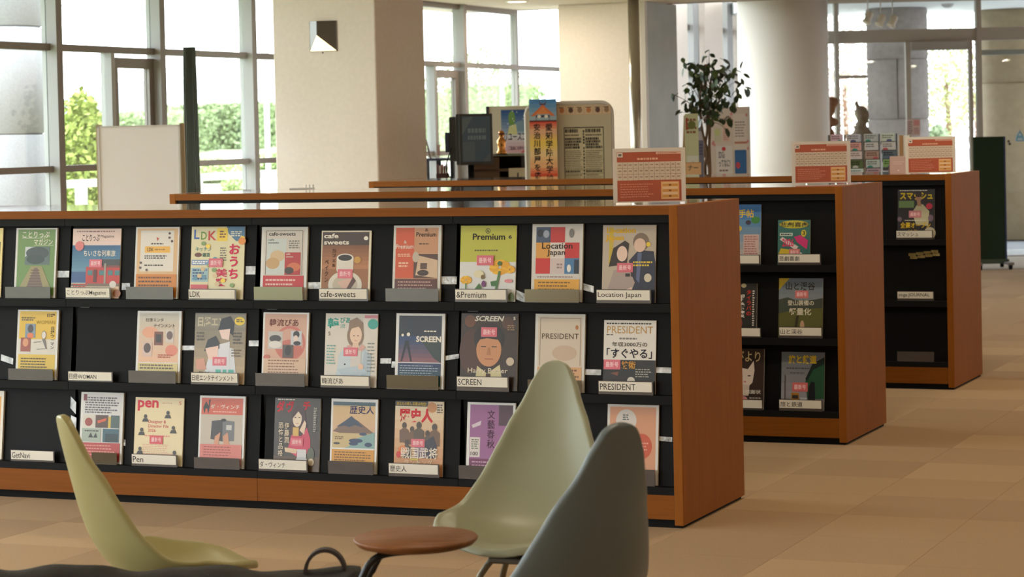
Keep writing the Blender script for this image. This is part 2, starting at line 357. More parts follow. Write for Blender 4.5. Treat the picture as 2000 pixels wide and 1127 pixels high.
# outdoor ground
o = hquad('ground', 27.0, 140, -90, 90, -0.3, -0.012, MN('asphalt', (120, 124, 130), (140, 144, 150), (1, 1, 1), 60, 0.9, 0.2)); tag(o, 'grey asphalt forecourt outside the entrance', 'ground', kind='structure')
o = box('ground_lawn', -120, XW-0.25, -60, 140, -0.5, -0.2, MN('lawn', (150, 164, 128), (176, 184, 150), (1, 1, 1), 3, 0.95, 0.1)); tag(o, 'grass outside the window wall', 'ground', kind='structure')
for i, (a, b, z, c, lb) in enumerate(((31.4, 32.2, 0.11, (142, 138, 140), 'grey kerb step across the forecourt'), (32.2, 33.9, 0.10, (214, 214, 214), 'pale paving band behind the kerb'), (33.9, 35.0, 0.24, (150, 148, 152), 'low grey outer step'), (35.0, 60, 0.23, (206, 208, 202), 'bright outer terrace paving'))):
    o = hquad('paving_band', a, b, -8, 12, -0.05, z, M(c, 0.85)); tag(o, lb, 'paving', kind='structure')
for i in range(4):       # painted stripes just outside the doors
    o = hquad('floor_stripe', 27.5+i*0.28, 27.6+i*0.28, 5.35+i*0.12, 9, -0.02, -0.006, M((226, 228, 232), 0.6)); tag(o, 'white stripe painted on the forecourt by the doors', 'stripe', 'stripes by the entrance', 'structure')
# outdoor stone columns
STONE = MN('grey_stone', (150, 142, 140), (166, 158, 156), (1, 1, 1), 12, 0.8, 0.3)
def stone_column(px, D, r, label, m, joints, zt=3.0, seg=56):
    t = thing('stone_column', floor_at(px, D), label, 'column', rz=-YAW)
    zs = [0.0]+joints+[zt]
    for a, b in zip(zs, zs[1:]):
        lathe('stone_drum', [(r-0.02, a), (r, a+0.012), (r, b-0.012), (r-0.02, b)], m, t, seg)
    return t
t = stone_column(1755, 30.0, 0.385, 'grey stone column outside the entrance glass', STONE, [at(1700, y, 30.0).z for y in (349, 234, 118)])
box('joint_groove', -0.07, -0.062, -0.387, -0.37, at(1700, 234, 30.0).z, at(1700, 118, 30.0).z, M((70, 66, 66), 0.9), t)
t2 = stone_column(1985, 31.0, 0.5, 'beige stone column at the edge of the forecourt', MN('beige_stone', (150, 134, 108), (162, 146, 120), (1, 1, 1), 10, 0.7, 0.3), [at(1950, y, 31.0).z for y in (163,)])
t3 = stone_column(-8, 19.6, 0.40, 'pale round concrete column outside the window wall', MN('concrete', (150, 150, 153), (162, 162, 165), (1, 1, 1), 60, 0.9, 0.2, 0.4), [at(40, y, 19.6).z for y in (262, 54)], 4.5)

# ------------------------------------------------------------------ magazine shelves
SL, SD, SH, PT = 3.735, 0.80, 1.25, 0.036
LEV = (0.87, 0.513, 0.158); TILT = 0.12
BAY = (SL-2*PT)/4
def shelf(Y, label):
    s = thing('magazine_shelf', (0, Y, 0), label, 'shelf', 'low magazine shelves')
    for x in (-PT, -SL): box('end_panel', x, x+PT, 0, SD, 0.012, SH, [WOOD_V], s, 0.002)
    box('top_board', -SL+PT, -PT, 0.001, SD-0.001, 1.215, SH-0.0005, [WOOD_TOP, WOOD_H], s).data.polygons.foreach_set('material_index', [1, 0, 1, 1, 1, 1])
    box('plinth', -SL+0.01, -0.01, 0.02, SD-0.02, 0.0, 0.034, BLACK_MATT, s)
    for k in range(2):
        a = -SL+PT+2*BAY*k; box('base_board', a+0.001, a+2*BAY-0.001, 0.003, 0.024, 0.034, 0.128, WOOD_H, s)
        box('base_board', a+0.001, a+2*BAY-0.001, SD-0.024, SD-0.003, 0.034, 0.128, WOOD_H, s)
    box('core_panel', -SL+PT, -PT, SD/2-0.2, SD/2+0.2, 0.034, 1.215, BLACK_MATT, s)
    box('back_board', -SL+PT, -PT, SD-0.06, SD-0.04, 0.128, 1.215, BLACK, s)
    box('bottom_deck', -SL+PT, -PT, 0.03, SD-0.03, 0.05, 0.12, BLACK_MATT, s)
    for k in range(4):
        a = -SL+PT+BAY*k
        if k: box('upright', a-0.006, a+0.006, 0.088, 0.2, 0.128, 1.215, BLACK, s)
        box('header_strip', a+0.001, a+BAY-0.001, 0.012, 0.03, 1.184, 1.215, BLACK, s)
        for z in LEV:
            box('ledge', a+0.001, a+BAY-0.001, 0.006, 0.075, z-0.034, z, BLACK, s)
            y0 = 0.042; h = 0.316
            mobj('display_board', [(a+0.012, y0, z), (a+BAY-0.012, y0, z), (a+BAY-0.012, y0+TILT*h, z+h), (a+0.012, y0+TILT*h, z+h),
                                   (a+0.012, y0+0.006, z), (a+BAY-0.012, y0+0.006, z), (a+BAY-0.012, y0+0.006+TILT*h, z+h), (a+0.012, y0+0.006+TILT*h, z+h)],
                 [(0, 1, 2, 3), (7, 6, 5, 4), (0, 4, 5, 1), (1, 5, 6, 2), (2, 6, 7, 3), (3, 7, 4, 0)], BLACK_GLOSS, s)
            if k != 1 or z != LEV[0]: box('hinge_clip', a+0.03, a+0.075, 0.034+TILT*h, 0.038+TILT*h, z+h-0.002, z+h+0.006, M((34, 34, 36), 0.35), s)
    return s
SY = (0.0, 2.467, 4.910)
shelf(SY[0], 'low wooden magazine shelf filled with three rows of covers, beside the teardrop chairs')
shelf(SY[1], 'low wooden magazine shelf in the middle of three parallel rows')
shelf(SY[2], 'low wooden magazine shelf nearest the glass entrance')

def slope_pt(px, py, row, si, th=0.008):
    """point where the view ray meets the magazine front plane of a shelf level"""
    z0 = LEV[row]; y0 = SY[si]+0.042-th; d = ray(px, py)
    k = (y0+TILT*(CAM.z-z0)-CAM.y)/(d.y-TILT*d.z); return CAM+d*k
GROUPS = {(0, 0): 'covers on the top row of the near shelf', (0, 1): 'covers on the middle row of the near shelf', (0, 2): 'covers on the bottom row of the near shelf'}
def mag(xl, xr, yt, row, si, label, base, art, card=False, th=None, bend=0.0):
    """a magazine or laminated card leaning on the display board; pixels give its left/right/top as measured on the photo"""
    th = th or (0.012 if card else 0.007)
    ym = yt+60
    a = slope_pt(xl, ym, row, si, th); b = slope_pt(xr, ym, row, si, th); top = slope_pt((xl+xr)/2, yt, row, si, th)
    w = b.x-a.x; z0 = LEV[row]+0.001; h = (top.z-z0)/math.cos(math.atan(TILT))
    o = mobj('laminated_card' if card else 'magazine', boxv(-w/2, w/2, -th, 0, 0, h), BOXF, [M(base, 0.35, spec=0.5, coat=0.25 if card else 0.1), PAGES],
             None, ((a.x+b.x)/2, SY[si]+0.0415, z0), (-math.atan(TILT), 0, 0), [1, 1, 0, 1, 0, 1])
    tag(o, label, 'cover card' if card else 'magazine', GROUPS.get((si, row), 'covers on the farther shelves'))
    p = Print(o, w, h, -th); art(p); p.done()
    return o
def holder(xl, xr, yt, yb, row, si, label, text=None, kind='slip', tw=0.9):
    if 'blank' in label: kind = 'blank'
    # clear label holder clipped to the ledge in front of a cover
    Y = SY[si]+0.012
    a = on_y(xl, (yt+yb)/2, Y); b = on_y(xr, (yt+yb)/2, Y); zt = on_y((xl+xr)/2, yt, Y).z; zb = max(LEV[row], on_y((xl+xr)/2, yb, Y).z-0.012)
    w = b.x-a.x; t = thing('label_holder', ((a.x+b.x)/2, Y, LEV[row]), label, 'label holder', 'label holders on the shelf ledges')
    z1 = zt-LEV[row]+0.003; z0 = 0.0008
    box('foot', -w/2, w/2, 0.002, 0.016, 0.0008, 0.003, SMOKE, t)
    if kind == 'slip':
        box('cover_strip', -w/2, w/2, 0.004, 0.0055, z0, z1, SMOKE, t)
        s0 = max(0.006, z1-0.042)
        sl = box('paper_slip', -w/2+0.002, w/2-0.006, 0.0032, 0.004, s0, z1-0.003, PAPER, t)
        if text:
            p = Print(sl, w, z1-s0-0.003, 0.0031, 'slip_print', z0=s0); p.T(text, 0.03, 0.2, tw, 0.84, (52, 50, 50), 0.004, name='slip_lettering')
    elif kind == 'shiny':
        box('cover_strip', -w/2, w/2, 0.004, 0.0055, z0, z1, M((104, 98, 84), 0.14, 0.6), t)  # metallic tint imitates glare on the clear strip
        pass
    else:
        box('cover_strip', -w/2, w/2, 0.004, 0.0055, z0, z1, SMOKE, t)
    return t
def strap(xl, xr, yt, yb, row, by, dy=0.0, si=0):
    a = slope_pt(xl, (yt+yb)/2, row, si, 0.002); b = slope_pt(xr, (yt+yb)/2, row, si, 0.002); zt = slope_pt(xl, yt, row, si, 0.002).z; zb = slope_pt(xl, yb, row, si, 0.002).z
    zr = slope_pt(xr, yt+dy, row, si, 0.002).z-zt
    y = lambda z: SY[si]+0.0395+TILT*(z-LEV[row])
    V = [(a.x, y(zb), zb), (b.x, y(zb+zr), zb+zr), (b.x, y(zt+zr), zt+zr), (a.x, y(zt), zt)]; V += [(q[0], q[1]+0.0015, q[2]) for q in V]
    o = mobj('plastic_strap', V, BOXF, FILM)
    tag(o, 'clear plastic strap '+by, 'strap', 'clear straps between the covers')

W_ = (232, 226, 216); GY = (206, 204, 200); INK = (48, 44, 44)
# ---- near shelf, top row
mag(-96, 4, 446, 0, 0, 'magazine with pale yellow cover at the start of the top row', (226, 206, 120), lambda p: p.R(.9, .2, .96, .6, (60, 60, 60)))
def a(p):
    p.R(.05, .02, .96, .97, (104, 138, 66)); p.T('ことりっぷ', .16, .05, .82, .14, W_, .01).T('マガジン', .44, .16, .9, .24, W_, .01)
    p.R(.15, .142, .72, .147, W_).R(.45, .245, .92, .25, W_)
    p.R(.24, .27, .84, .53, (88, 106, 104)).P((196, 204, 206), (.24, .27), (.5, .27), (.34, .36), (.24, .42)).E(.54, .36, .28, .09, (60, 72, 72)).E(.5, .45, .22, .07, (48, 62, 58))
    p.P((150, 140, 92), (.1, .88), (.9, .88), (.66, .55), (.4, .55)).P((120, 96, 80), (.28, .88), (.72, .88), (.56, .57), (.48, .57))
    for k in range(7): p.R(.33+.02*(6-k)*.6, .6+.04*k, .68-.02*(6-k)*.6, .612+.04*k, (92, 74, 66))
    p.R(.05, .89, .96, .97, (112, 160, 74)).N(.1, .9, .9, .965, 2, (50, 80, 40), 3)
mag(30, 110, 446, 0, 0, 'laminated green card with a railway track photo', GY, a, True)
holder(9, 97, 562, 583, 0, 0, 'blank smoky label holder below the green railway card')
def a(p):
    p.R(0, 0, 1, .24, (226, 200, 192)).N(.08, .02, .92, .06, 1, (150, 110, 110), 4, .4).T('ことりっぷ', .2, .08, .56, .18, INK, .01).T('Magazine', .58, .09, .86, .14, INK)
    p.G(0, .24, 1, .62, (44, 96, 142), (92, 140, 170), 8).R(0, .62, 1, .78, (52, 88, 140)).R(.6, .3, .61, .8, (50, 58, 66))
    p.T('ちいさな列車旅', .24, .31, .9, .4, W_, .01)
    p.R(.3, .55, 1, .79, (186, 46, 38)).R(.62, .44, 1, .53, (60, 62, 62)).R(.64, .53, 1, .56, (128, 60, 48))
    for u in (.34, .58, .76, .9): p.R(u, .6, u+.1, .67, (70, 120, 128))
    p.R(.46, .59, .53, .77, (88, 40, 38)).R(.68, .5, .72, .8, (150, 148, 140)).R(0, .79, 1, .83, (120, 100, 84)).R(0, .83, 1, 1, (214, 190, 164)).N(.05, .79, .4, .85, 2, (196, 60, 60), 5)
    p.E(.87, .8, .07, .05, (214, 206, 200)).E(.96, .93, .08, .06, (150, 90, 46)).E(.15, .25, .09, .07, (214, 120, 120)).new(.5, .5, .26)
mag(141, 235, 447, 0, 0, 'magazine with a red train under a blue sky', (226, 214, 200), a)
holder(127, 215, 563, 583, 0, 0, 'label holder with white slip below the red train magazine', 'ことりっぷMagazine')
def a(p):
    p.R(.04, .02, .97, .98, (216, 178, 132)).R(.12, .05, .88, .62, (222, 216, 208)).R(.22, .27, .8, .36, (232, 178, 66)).T('LDK', .28, .29, .42, .34, INK, .01).N(.45, .3, .75, .33, 1, (160, 110, 30), 2)
    p.N(.36, .22, .66, .25, 1, INK, 3).N(.22, .39, .76, .45, 2, INK, 4).N(.22, .52, .76, .55, 1, INK, 6).P((200, 80, 60), (.48, .14), (.54, .16), (.5, .2))
    for u, v in ((.78, .09), (.78, .15), (.84, .2), (.14, .5), (.13, .57), (.28, .6)): p.E(u, v, .03, .018, (90, 76, 70), 8)
    p.R(.04, .66, .97, .98, (206, 128, 40)).N(.1, .68, .92, .95, 5, (96, 56, 16), 7, .45)
mag(264, 349, 444, 0, 0, 'laminated card with orange border and a white centre', GY, a, True)
holder(245, 337, 562, 583, 0, 0, 'blank smoky label holder below the orange bordered card')
def a(p):
    p.R(0, 0, 1, 1, (222, 214, 176)).P((70, 116, 156), (.66, 0), (1, 0), (1, .2), (.84, .2), (.7, .1)).R(.48, .02, .68, .2, (238, 206, 60)).N(.53, .05, .65, .16, 3, (120, 60, 30), 2)
    p.T('L', .05, .04, .15, .17, (70, 110, 190), .015).T('D', .18, .07, .29, .18, (120, 160, 90), .015).T('K', .32, .06, .47, .19, (206, 84, 84), .015).N(.74, .06, .98, .14, 3, (226, 226, 210), 5)
    p.T('キッチン', .09, .28, .38, .34, (40, 130, 130), .01).T('雑貨', .22, .36, .36, .42, (40, 110, 110), .01).E(.14, .39, .07, .03, (110, 60, 50)).T('おうち', .72, .24, .92, .72, (214, 48, 96), .03, True)
    p.T('美突', .48, .58, .7, .82, (204, 50, 96), .02, True).N(.55, .28, .68, .48, 6, (90, 80, 70), 6, .4).R(.02, .57, .34, .76, (150, 184, 196)).N(.05, .58, .33, .74, 4, (50, 70, 130), 8).R(.02, .46, .36, .53, (120, 146, 190)).N(.04, .47, .34, .52, 2, (240, 240, 240), 4)
    for i in range(16):
        q = random.Random(i+3); p.E(q.random(), .15+.8*q.random(), .045, .03, q.choice([(240, 208, 70), (96, 146, 176), (214, 190, 150), (130, 160, 100)]), 10)
    p.E(.96, .2, .07, .05, (226, 140, 50)).R(.02, .8, .34, .86, (206, 90, 100)).new(.48, .5, .26)
mag(373, 477, 443, 0, 0, 'magazine with a crowded pastel cover and large pink lettering', (222, 214, 176), a)
holder(367, 460, 566, 584, 0, 0, 'label holder with white slip below the crowded pastel magazine', 'LDK', tw=.25)
def a(p):
    p.R(.06, .03, .94, .97, (206, 198, 190)).R(.1, .05, .9, .055, INK).R(.1, .05, .11, .66, INK).R(.89, .05, .9, .66, INK).T('cafe-sweets', .16, .07, .74, .12, INK, .015)
    p.R(.12, .16, .55, .65, (198, 206, 206)).E(.36, .4, .16, .08, (206, 180, 140)).E(.26, .5, .15, .08, (196, 160, 112)).T('cafe\nsweets', .15, .16, .38, .23, (60, 80, 90), .01)
    p.R(.52, .35, .86, .66, (178, 44, 44)).E(.72, .55, .14, .06, (206, 110, 70)).E(.62, .6, .1, .05, (60, 44, 40)).T('cafe\nsweets', .55, .36, .7, .42, W_, .01).N(.6, .18, .84, .3, 4, (120, 120, 110), 3)
    p.R(.06, .67, .94, .97, (190, 40, 46)).N(.12, .7, .88, .94, 4, (226, 190, 180), 5, .4)
mag(510, 600, 444, 0, 0, 'laminated card with two food photos above a red block', GY, a, True)
holder(495, 590, 562, 584, 0, 0, 'label holder with glare in its metal tint below the red block food card', kind='shiny')
def a(p):
    p.R(.02, .02, .96, 1, (150, 96, 54)).G(.02, .2, .96, .55, (128, 78, 42), (176, 118, 72), 6).R(.02, .02, .96, .21, (62, 40, 30)).T('cafe\nsweets', .05, .04, .56, .2, W_, .03, name='title_lettering')
    p.R(.02, .84, .96, 1, (196, 184, 168)).E(.5, .78, .34, .2, (214, 208, 196), 28).E(.5, .78, .25, .145, (190, 178, 160), 28).P((214, 176, 160), (.34, .74), (.66, .66), (.5, .88)).P((84, 48, 40), (.5, .88), (.66, .66), (.72, .72), (.56, .9))
    p.R(.32, .38, .66, .56, (218, 212, 202)).E(.49, .56, .17, .07, (218, 212, 202)).E(.49, .39, .17, .06, (226, 220, 212)).E(.49, .39, .14, .045, (34, 22, 18)).E(.74, .42, .07, .05, (200, 150, 60)).T('カフェ&', .22, .26, .3, .52, (60, 34, 22), .01, True).T('ベイクン', .08, .42, .16, .74, (60, 34, 22), .01, True)
    p.E(.9, .11, .045, .03, W_).new(.5, .62, .3)
mag(627, 724, 451, 0, 0, 'magazine with a coffee cup and a slice of cake', (222, 214, 190), a)
holder(622, 718, 565, 583, 0, 0, 'label holder with white slip below the coffee cup magazine', 'cafe-sweets', tw=.75)
def a(p):
    p.R(.05, .03, .94, .97, (196, 144, 108)).R(.05, .03, .44, .7, (206, 84, 44)).T('Premium', .06, .25, .43, .31, W_, .01).T('&', .22, .2, .28, .24, W_).N(.1, .37, .38, .42, 2, (236, 190, 160), 3).N(.12, .48, .36, .56, 2, (236, 190, 160), 5)
    p.T('Premium', .48, .09, .9, .15, INK, .012).T('&', .66, .04, .73, .08, INK).N(.54, .23, .8, .26, 1, (90, 60, 40), 6).R(.44, .38, .94, .7, (84, 56, 46)).P((206, 178, 150), (.54, .4), (.94, .46), (.94, .7), (.48, .66)).R(.58, .5, .72, .58, (90, 66, 56)).E(.64, .63, .12, .04, (64, 44, 40)).E(.48, .42, .07, .07, (190, 176, 160))
    p.R(.05, .71, .94, .97, (92, 46, 40)).N(.12, .73, .86, .94, 5, (196, 160, 150), 7, .35)
mag(768, 861, 441, 0, 0, 'laminated card split into orange and tan halves', GY, a, True)
holder(752, 855, 565, 589, 0, 0, 'blank smoky label holder below the orange and tan card')
def a(p):
    p.R(0, 0, 1, .48, (186, 186, 62)).R(0, .48, 1, 1, (216, 218, 220)).E(.49, .07, .045, .035, INK).E(.49, .07, .036, .027, (186, 186, 62)).T('&', .465, .052, .515, .088, INK, .01).T('Premium', .22, .105, .8, .19, (30, 28, 26), .018, name='title_lettering').T('6', .86, .125, .92, .175, INK, .02)
    p.N(.26, .31, .7, .345, 1, (96, 94, 40), 3, .5, .035)
    for u, v, r in ((.72, .55, .2), (.12, .72, .11), (.9, .58, .1)):
        for k in range(9): t = k*.7; p.E(u+r*.55*math.cos(t), v+r*.3*math.sin(t), r*.45, r*.22, (238, 186, 34) if k % 2 else (226, 166, 24), 8)
    p.P((70, 120, 60), (.7, .6), (.74, .6), (.68, .84), (.64, .86)).P((60, 110, 56), (.56, .74), (.7, .72), (.66, .8), (.58, .8)).P((60, 110, 50), (.28, .84), (.36, .76), (.42, .86)).E(.44, .77, .04, .045, (110, 50, 110), 8).E(.35, .64, .09, .05, (220, 214, 180)).E(.42, .68, .03, .03, (120, 100, 60)).P((90, 140, 70), (.11, .76), (.13, .76), (.13, .88), (.11, .88)).E(.88, .73, .07, .025, (220, 140, 150)).E(.72, .5, .04, .03, (70, 110, 50)).E(.94, .94, .05, .06, (90, 110, 60)).new(.46, .46, .3)
mag(899, 1008, 441, 0, 0, 'magazine with yellow flowers under a lime green field', (206, 206, 150), a)
holder(888, 990, 566, 588, 0, 0, 'label holder with white slip below the yellow flower magazine', '&Premium', tw=.6)
def a(p):
    g = [(66, 80, 110), (190, 50, 50), (206, 200, 196), (216, 156, 66), (220, 210, 206), (196, 48, 46), (200, 44, 40), (206, 190, 188), (70, 120, 170)]
    for i, c in enumerate(g): u = .08+.285*(i % 3); v = .04+.2*(i//3); p.R(u, v, u+.285, v+.2, c)
    p.E(.16, .12, .06, .05, (40, 44, 60)).E(.28, .13, .06, .05, (150, 160, 180)).T('Location', .2, .24, .8, .32, INK, .012).T('Japan', .3, .33, .66, .42, INK, .012).E(.78, .12, .05, .06, (120, 116, 116)).E(.74, .57, .04, .05, (226, 226, 226)).R(.84, .46, .93, .64, (40, 50, 70)).N(.5, .5, .62, .58, 2, (150, 130, 130), 3).N(.12, .67, .86, .69, 1, (140, 80, 70), 4)
    p.R(.06, .71, .95, .97, (216, 160, 56)).N(.14, .73, .88, .95, 5, (120, 84, 20), 5, .4)
mag(1039, 1138, 438, 0, 0, 'laminated card with a red, yellow and blue chequer', GY, a, True)
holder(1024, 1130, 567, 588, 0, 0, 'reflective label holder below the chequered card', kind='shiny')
def person_pair(p):
    p.R(0, 0, 1, 1, (186, 172, 156)).R(.12, .03, .2, .5, (196, 170, 60)).T('Location\nJapan', .05, .03, .62, .22, (214, 170, 40), .04, name='title_lettering')
    p.P((40, 44, 66), (.5, .46), (.68, .32), (.96, .34), (1, .5), (1, 1), (.55, 1)).E(.72, .22, .15, .12, (126, 106, 92)).E(.7, .26, .11, .09, (222, 190, 170)).P((90, 100, 140), (.66, .36), (.74, .36), (.7, .75), (.64, .7))
    p.P((46, 34, 32), (.12, .54), (.2, .3), (.42, .2), (.5, .24), (.46, .5), (.3, .52)).E(.37, .37, .1, .1, (230, 200, 184)).P((170, 152, 146), (.08, .9), (.22, .58), (.5, .56), (.62, .74), (.5, .96), (.14, 1)).P((226, 196, 178), (.22, .9), (.56, .8), (.6, .88), (.3, 1)).N(.58, .46, .96, .54, 2, (220, 190, 60), 4)
    p.E(.86, .68, .07, .055, (206, 196, 178)).E(.86, .25, .04, .03, (226, 196, 50)).E(.68, .88, .03, .025, (220, 180, 50)).N(.74, .88, .94, .94, 2, (200, 60, 60), 5).N(.44, .62, .58, .67, 1, INK, 8, .8, .06).new(.43, .55, .3)
mag(1177, 1281, 440, 0, 0, 'magazine with a couple leaning together', (196, 180, 160), person_pair)
holder(1164, 1271, 567, 586, 0, 0, 'label holder with white slip below the leaning couple magazine', 'Location Japan', tw=.82)
# ---- near shelf, middle row
def a(p):
    p.R(.05, .02, .95, .42, (216, 176, 34)).R(.05, .42, .95, .64, (206, 200, 190)).R(.05, .64, .95, .97, (210, 178, 58)).N(.1, .1, .46, .16, 2, INK, 3).T('日経', .72, .05, .92, .1, INK, .02).T('WOMAN', .46, .15, .92, .2, (160, 140, 40)).T('日経ウーマン', .82, .24, .92, .56, INK, .02, True)
    p.R(.2, .2, .45, .4, (120, 140, 160)).E(.33, .27, .07, .06, (60, 46, 46)).E(.33, .37, .08, .04, (216, 110, 50)).R(.1, .4, .34, .6, (150, 70, 50)).E(.22, .47, .07, .06, (206, 140, 100)).E(.66, .36, .06, .06, (120, 116, 110)).E(.66, .36, .05, .05, (214, 206, 196)).P((110, 106, 100), (.42, .46), (.6, .45), (.6, .46), (.42, .47)).P((110, 106, 100), (.5, .56), (.74, .55), (.74, .56), (.5, .57)).P((110, 106, 100), (.62, .42), (.7, .42), (.74, .56), (.72, .56)).N(.12, .68, .88, .84, 4, (70, 50, 20), 6, .4)
mag(33, 113, 606, 1, 0, 'laminated yellow card with a line drawing of a seated woman', GY, a, True)
holder(15, 102, 722, 742, 1, 0, 'blank smoky label holder below the yellow line drawing card')
holder(132, 219, 727, 745, 1, 0, 'label holder with white slip below the empty middle row slot', '日経WOMAN', tw=.64)
def a(p):
    p.G(.05, .03, .95, .72, (196, 190, 178), (222, 180, 150), 8).E(.3, .3, .18, .08, (222, 160, 130)).E(.8, .55, .14, .08, (216, 132, 110)).T('日経エンタ', .2, .1, .6, .15, INK, .012).T('テインメント', .38, .18, .86, .23, INK, .012)
    p.R(.4, .29, .6, .48, (120, 70, 56)).R(.44, .33, .56, .44, (50, 44, 44)).R(.66, .26, .84, .44, (206, 196, 190)).E(.75, .34, .07, .06, (110, 90, 90)).R(.14, .44, .36, .64, (206, 180, 170)).E(.25, .52, .08, .07, (80, 60, 60)).N(.5, .6, .86, .66, 2, (180, 80, 60), 3).R(.05, .73, .95, .97, (206, 190, 130)).N(.1, .74, .9, .82, 2, (90, 80, 60), 4)
mag(267, 353, 608, 1, 0, 'laminated peach card with three small cover photos', GY, a, True)
holder(250, 342, 726, 746, 1, 0, 'blank smoky label holder below the peach card')
def a(p):
    p.G(0, 0, 1, 1, (120, 116, 106), (190, 164, 130), 8).R(0, .02, 1, .2, (138, 132, 118)).T('日経エンタ', .06, .05, .72, .19, (206, 198, 176), .03, name='title_lettering').E(.88, .11, .1, .06, (232, 202, 50)).N(.81, .08, .95, .13, 2, (60, 60, 40), 2)
    p.P((210, 214, 224), (.16, 1), (.3, .6), (.55, .46), (.78, .5), (.86, 1)).P((34, 34, 46), (.46, .24), (.52, .08), (.7, .04), (.78, .14), (.76, .32), (.7, .28)).P((232, 206, 200), (.48, .24), (.7, .22), (.68, .38), (.54, .36)).P((44, 44, 54), (.2, .54), (.26, .38), (.42, .32), (.5, .42), (.5, .5)).P((232, 200, 190), (.22, .5), (.48, .46), (.46, .66), (.3, .66)).P((214, 216, 226), (.5, .44), (.7, .4), (.7, .9), (.5, .9)).P((206, 150, 130), (.04, .66), (.2, .64), (.26, .8), (.06, .8))
    p.N(.76, .26, .96, .44, 4, (80, 76, 70), 5).N(.04, .26, .2, .4, 3, (90, 86, 80), 7).T('タレント', .1, .82, .34, .87, INK, .012).N(.44, .79, .84, .88, 1, (90, 180, 170), 9, .9, .12).N(.74, .5, .94, .62, 3, (90, 76, 60), 4, .4, .04).new(.51, .68, .27)
mag(380, 479, 612, 1, 0, 'magazine with two young performers in white', (160, 150, 130), a)
holder(372, 465, 729, 750, 1, 0, 'label holder with white slip below the two performers magazine', '日経エンタテインメント', tw=.9)
def a(p):
    p.R(.04, .02, .96, .97, (206, 164, 144)).E(.6, .42, .34, .24, (196, 112, 100), 28).E(.6, .42, .29, .2, (206, 160, 142), 28).E(.6, .5, .27, .13, (192, 108, 96)).T('韓流ぴあ', .14, .09, .78, .19, (110, 60, 60), .015)
    p.R(.12, .26, .44, .5, (190, 186, 184)).E(.28, .36, .13, .05, (70, 66, 70)).E(.28, .44, .14, .05, (216, 212, 210)).R(.62, .25, .86, .45, (196, 198, 206)).E(.74, .3, .07, .05, (50, 48, 54)).E(.73, .36, .05, .05, (220, 200, 190)).E(.76, .42, .08, .03, (40, 40, 50)).R(.45, .44, .68, .62, (84, 74, 72)).E(.57, .52, .07, .07, (50, 44, 46)).E(.1, .62, .07, .04, (196, 110, 96)).R(.04, .63, .96, .97, (206, 176, 150)).N(.14, .64, .86, .88, 6, (130, 90, 70), 3, .35)
mag(513, 602, 611, 1, 0, 'laminated salmon card with a large circle and three photos', GY, a, True)
holder(498, 594, 731, 752, 1, 0, 'blank smoky label holder below the salmon circle card')
def a(p):
    p.R(0, 0, 1, 1, (212, 206, 198)).T('韓', .04, .06, .26, .2, (60, 160, 150), .03, name='title_lettering').T('ぴあ', .28, .05, .48, .13, (60, 160, 150), .025).T('流', .28, .14, .38, .2, (120, 170, 165), .01).R(.75, .02, 1, .06, (206, 130, 146)).E(.91, .14, .1, .07, (60, 160, 150)).T('5', .06, .25, .1, .3, INK)
    p.P((190, 204, 214), (.2, 1), (.28, .55), (.42, .44), (.7, .42), (.88, .56), (.88, 1)).P((170, 186, 200), (.76, .48), (.9, .58), (.88, .86), (.7, .88)).E(.58, .3, .16, .16, (138, 112, 92)).E(.59, .29, .115, .125, (226, 196, 172)).P((138, 112, 92), (.44, .26), (.46, .1), (.6, .05), (.72, .12), (.73, .26), (.66, .17), (.52, .2)).P((222, 190, 168), (.54, .4), (.64, .4), (.66, .46), (.58, .52), (.52, .46)).P((206, 160, 150), (.42, .44), (.5, .42), (.6, .54), (.7, .41), (.78, .45), (.6, .62)).R(.5, .5, .7, .74, (206, 200, 196)).P((178, 194, 208), (.24, .76), (.7, .7), (.82, .8), (.4, .88)).E(.7, .72, .05, .04, (226, 190, 166)).R(.38, .68, .41, .7, INK)
    p.N(.04, .42, .22, .7, 7, (110, 170, 165), 3, .4).N(.82, .38, .97, .8, 9, (120, 130, 130), 5, .35).R(.54, .295, .57, .305, (60, 44, 40)).R(.62, .295, .65, .305, (60, 44, 40)).R(.57, .365, .62, .372, (190, 110, 100)).new(.5, .52, .27)
mag(635, 737, 613, 1, 0, 'magazine with a brown-haired person in a pale blue cardigan', (212, 206, 198), a)
holder(625, 722, 735, 755, 1, 0, 'label holder with white slip below the pale blue cardigan magazine', '韓流ぴあ', tw=.46)
def a(p):
    p.R(.06, .03, .94, .65, (34, 44, 60)).G(.06, .3, .94, .65, (38, 64, 110), (130, 84, 96), 6).P((44, 58, 60), (.5, .34), (.94, .3), (.94, .65), (.8, .6)).T('SCREEN', .42, .3, .93, .38, W_, .04).N(.58, .22, .86, .25, 1, W_, 3).E(.14, .29, .025, .018, W_).E(.26, .28, .035, .025, W_).P((26, 30, 44), (.2, .36), (.26, .36), (.34, .64), (.31, .64), (.23, .42), (.14, .64), (.11, .64)).G(.06, .66, .94, .97, (36, 50, 96), (30, 84, 76), 6).N(.1, .68, .9, .84, 5, (160, 180, 190), 5, .3)
mag(773, 868, 613, 1, 0, 'laminated card with a dark blue camera scene', GY, a, True)
holder(754, 855, 735, 758, 1, 0, 'reflective label holder below the dark blue camera card', kind='shiny')
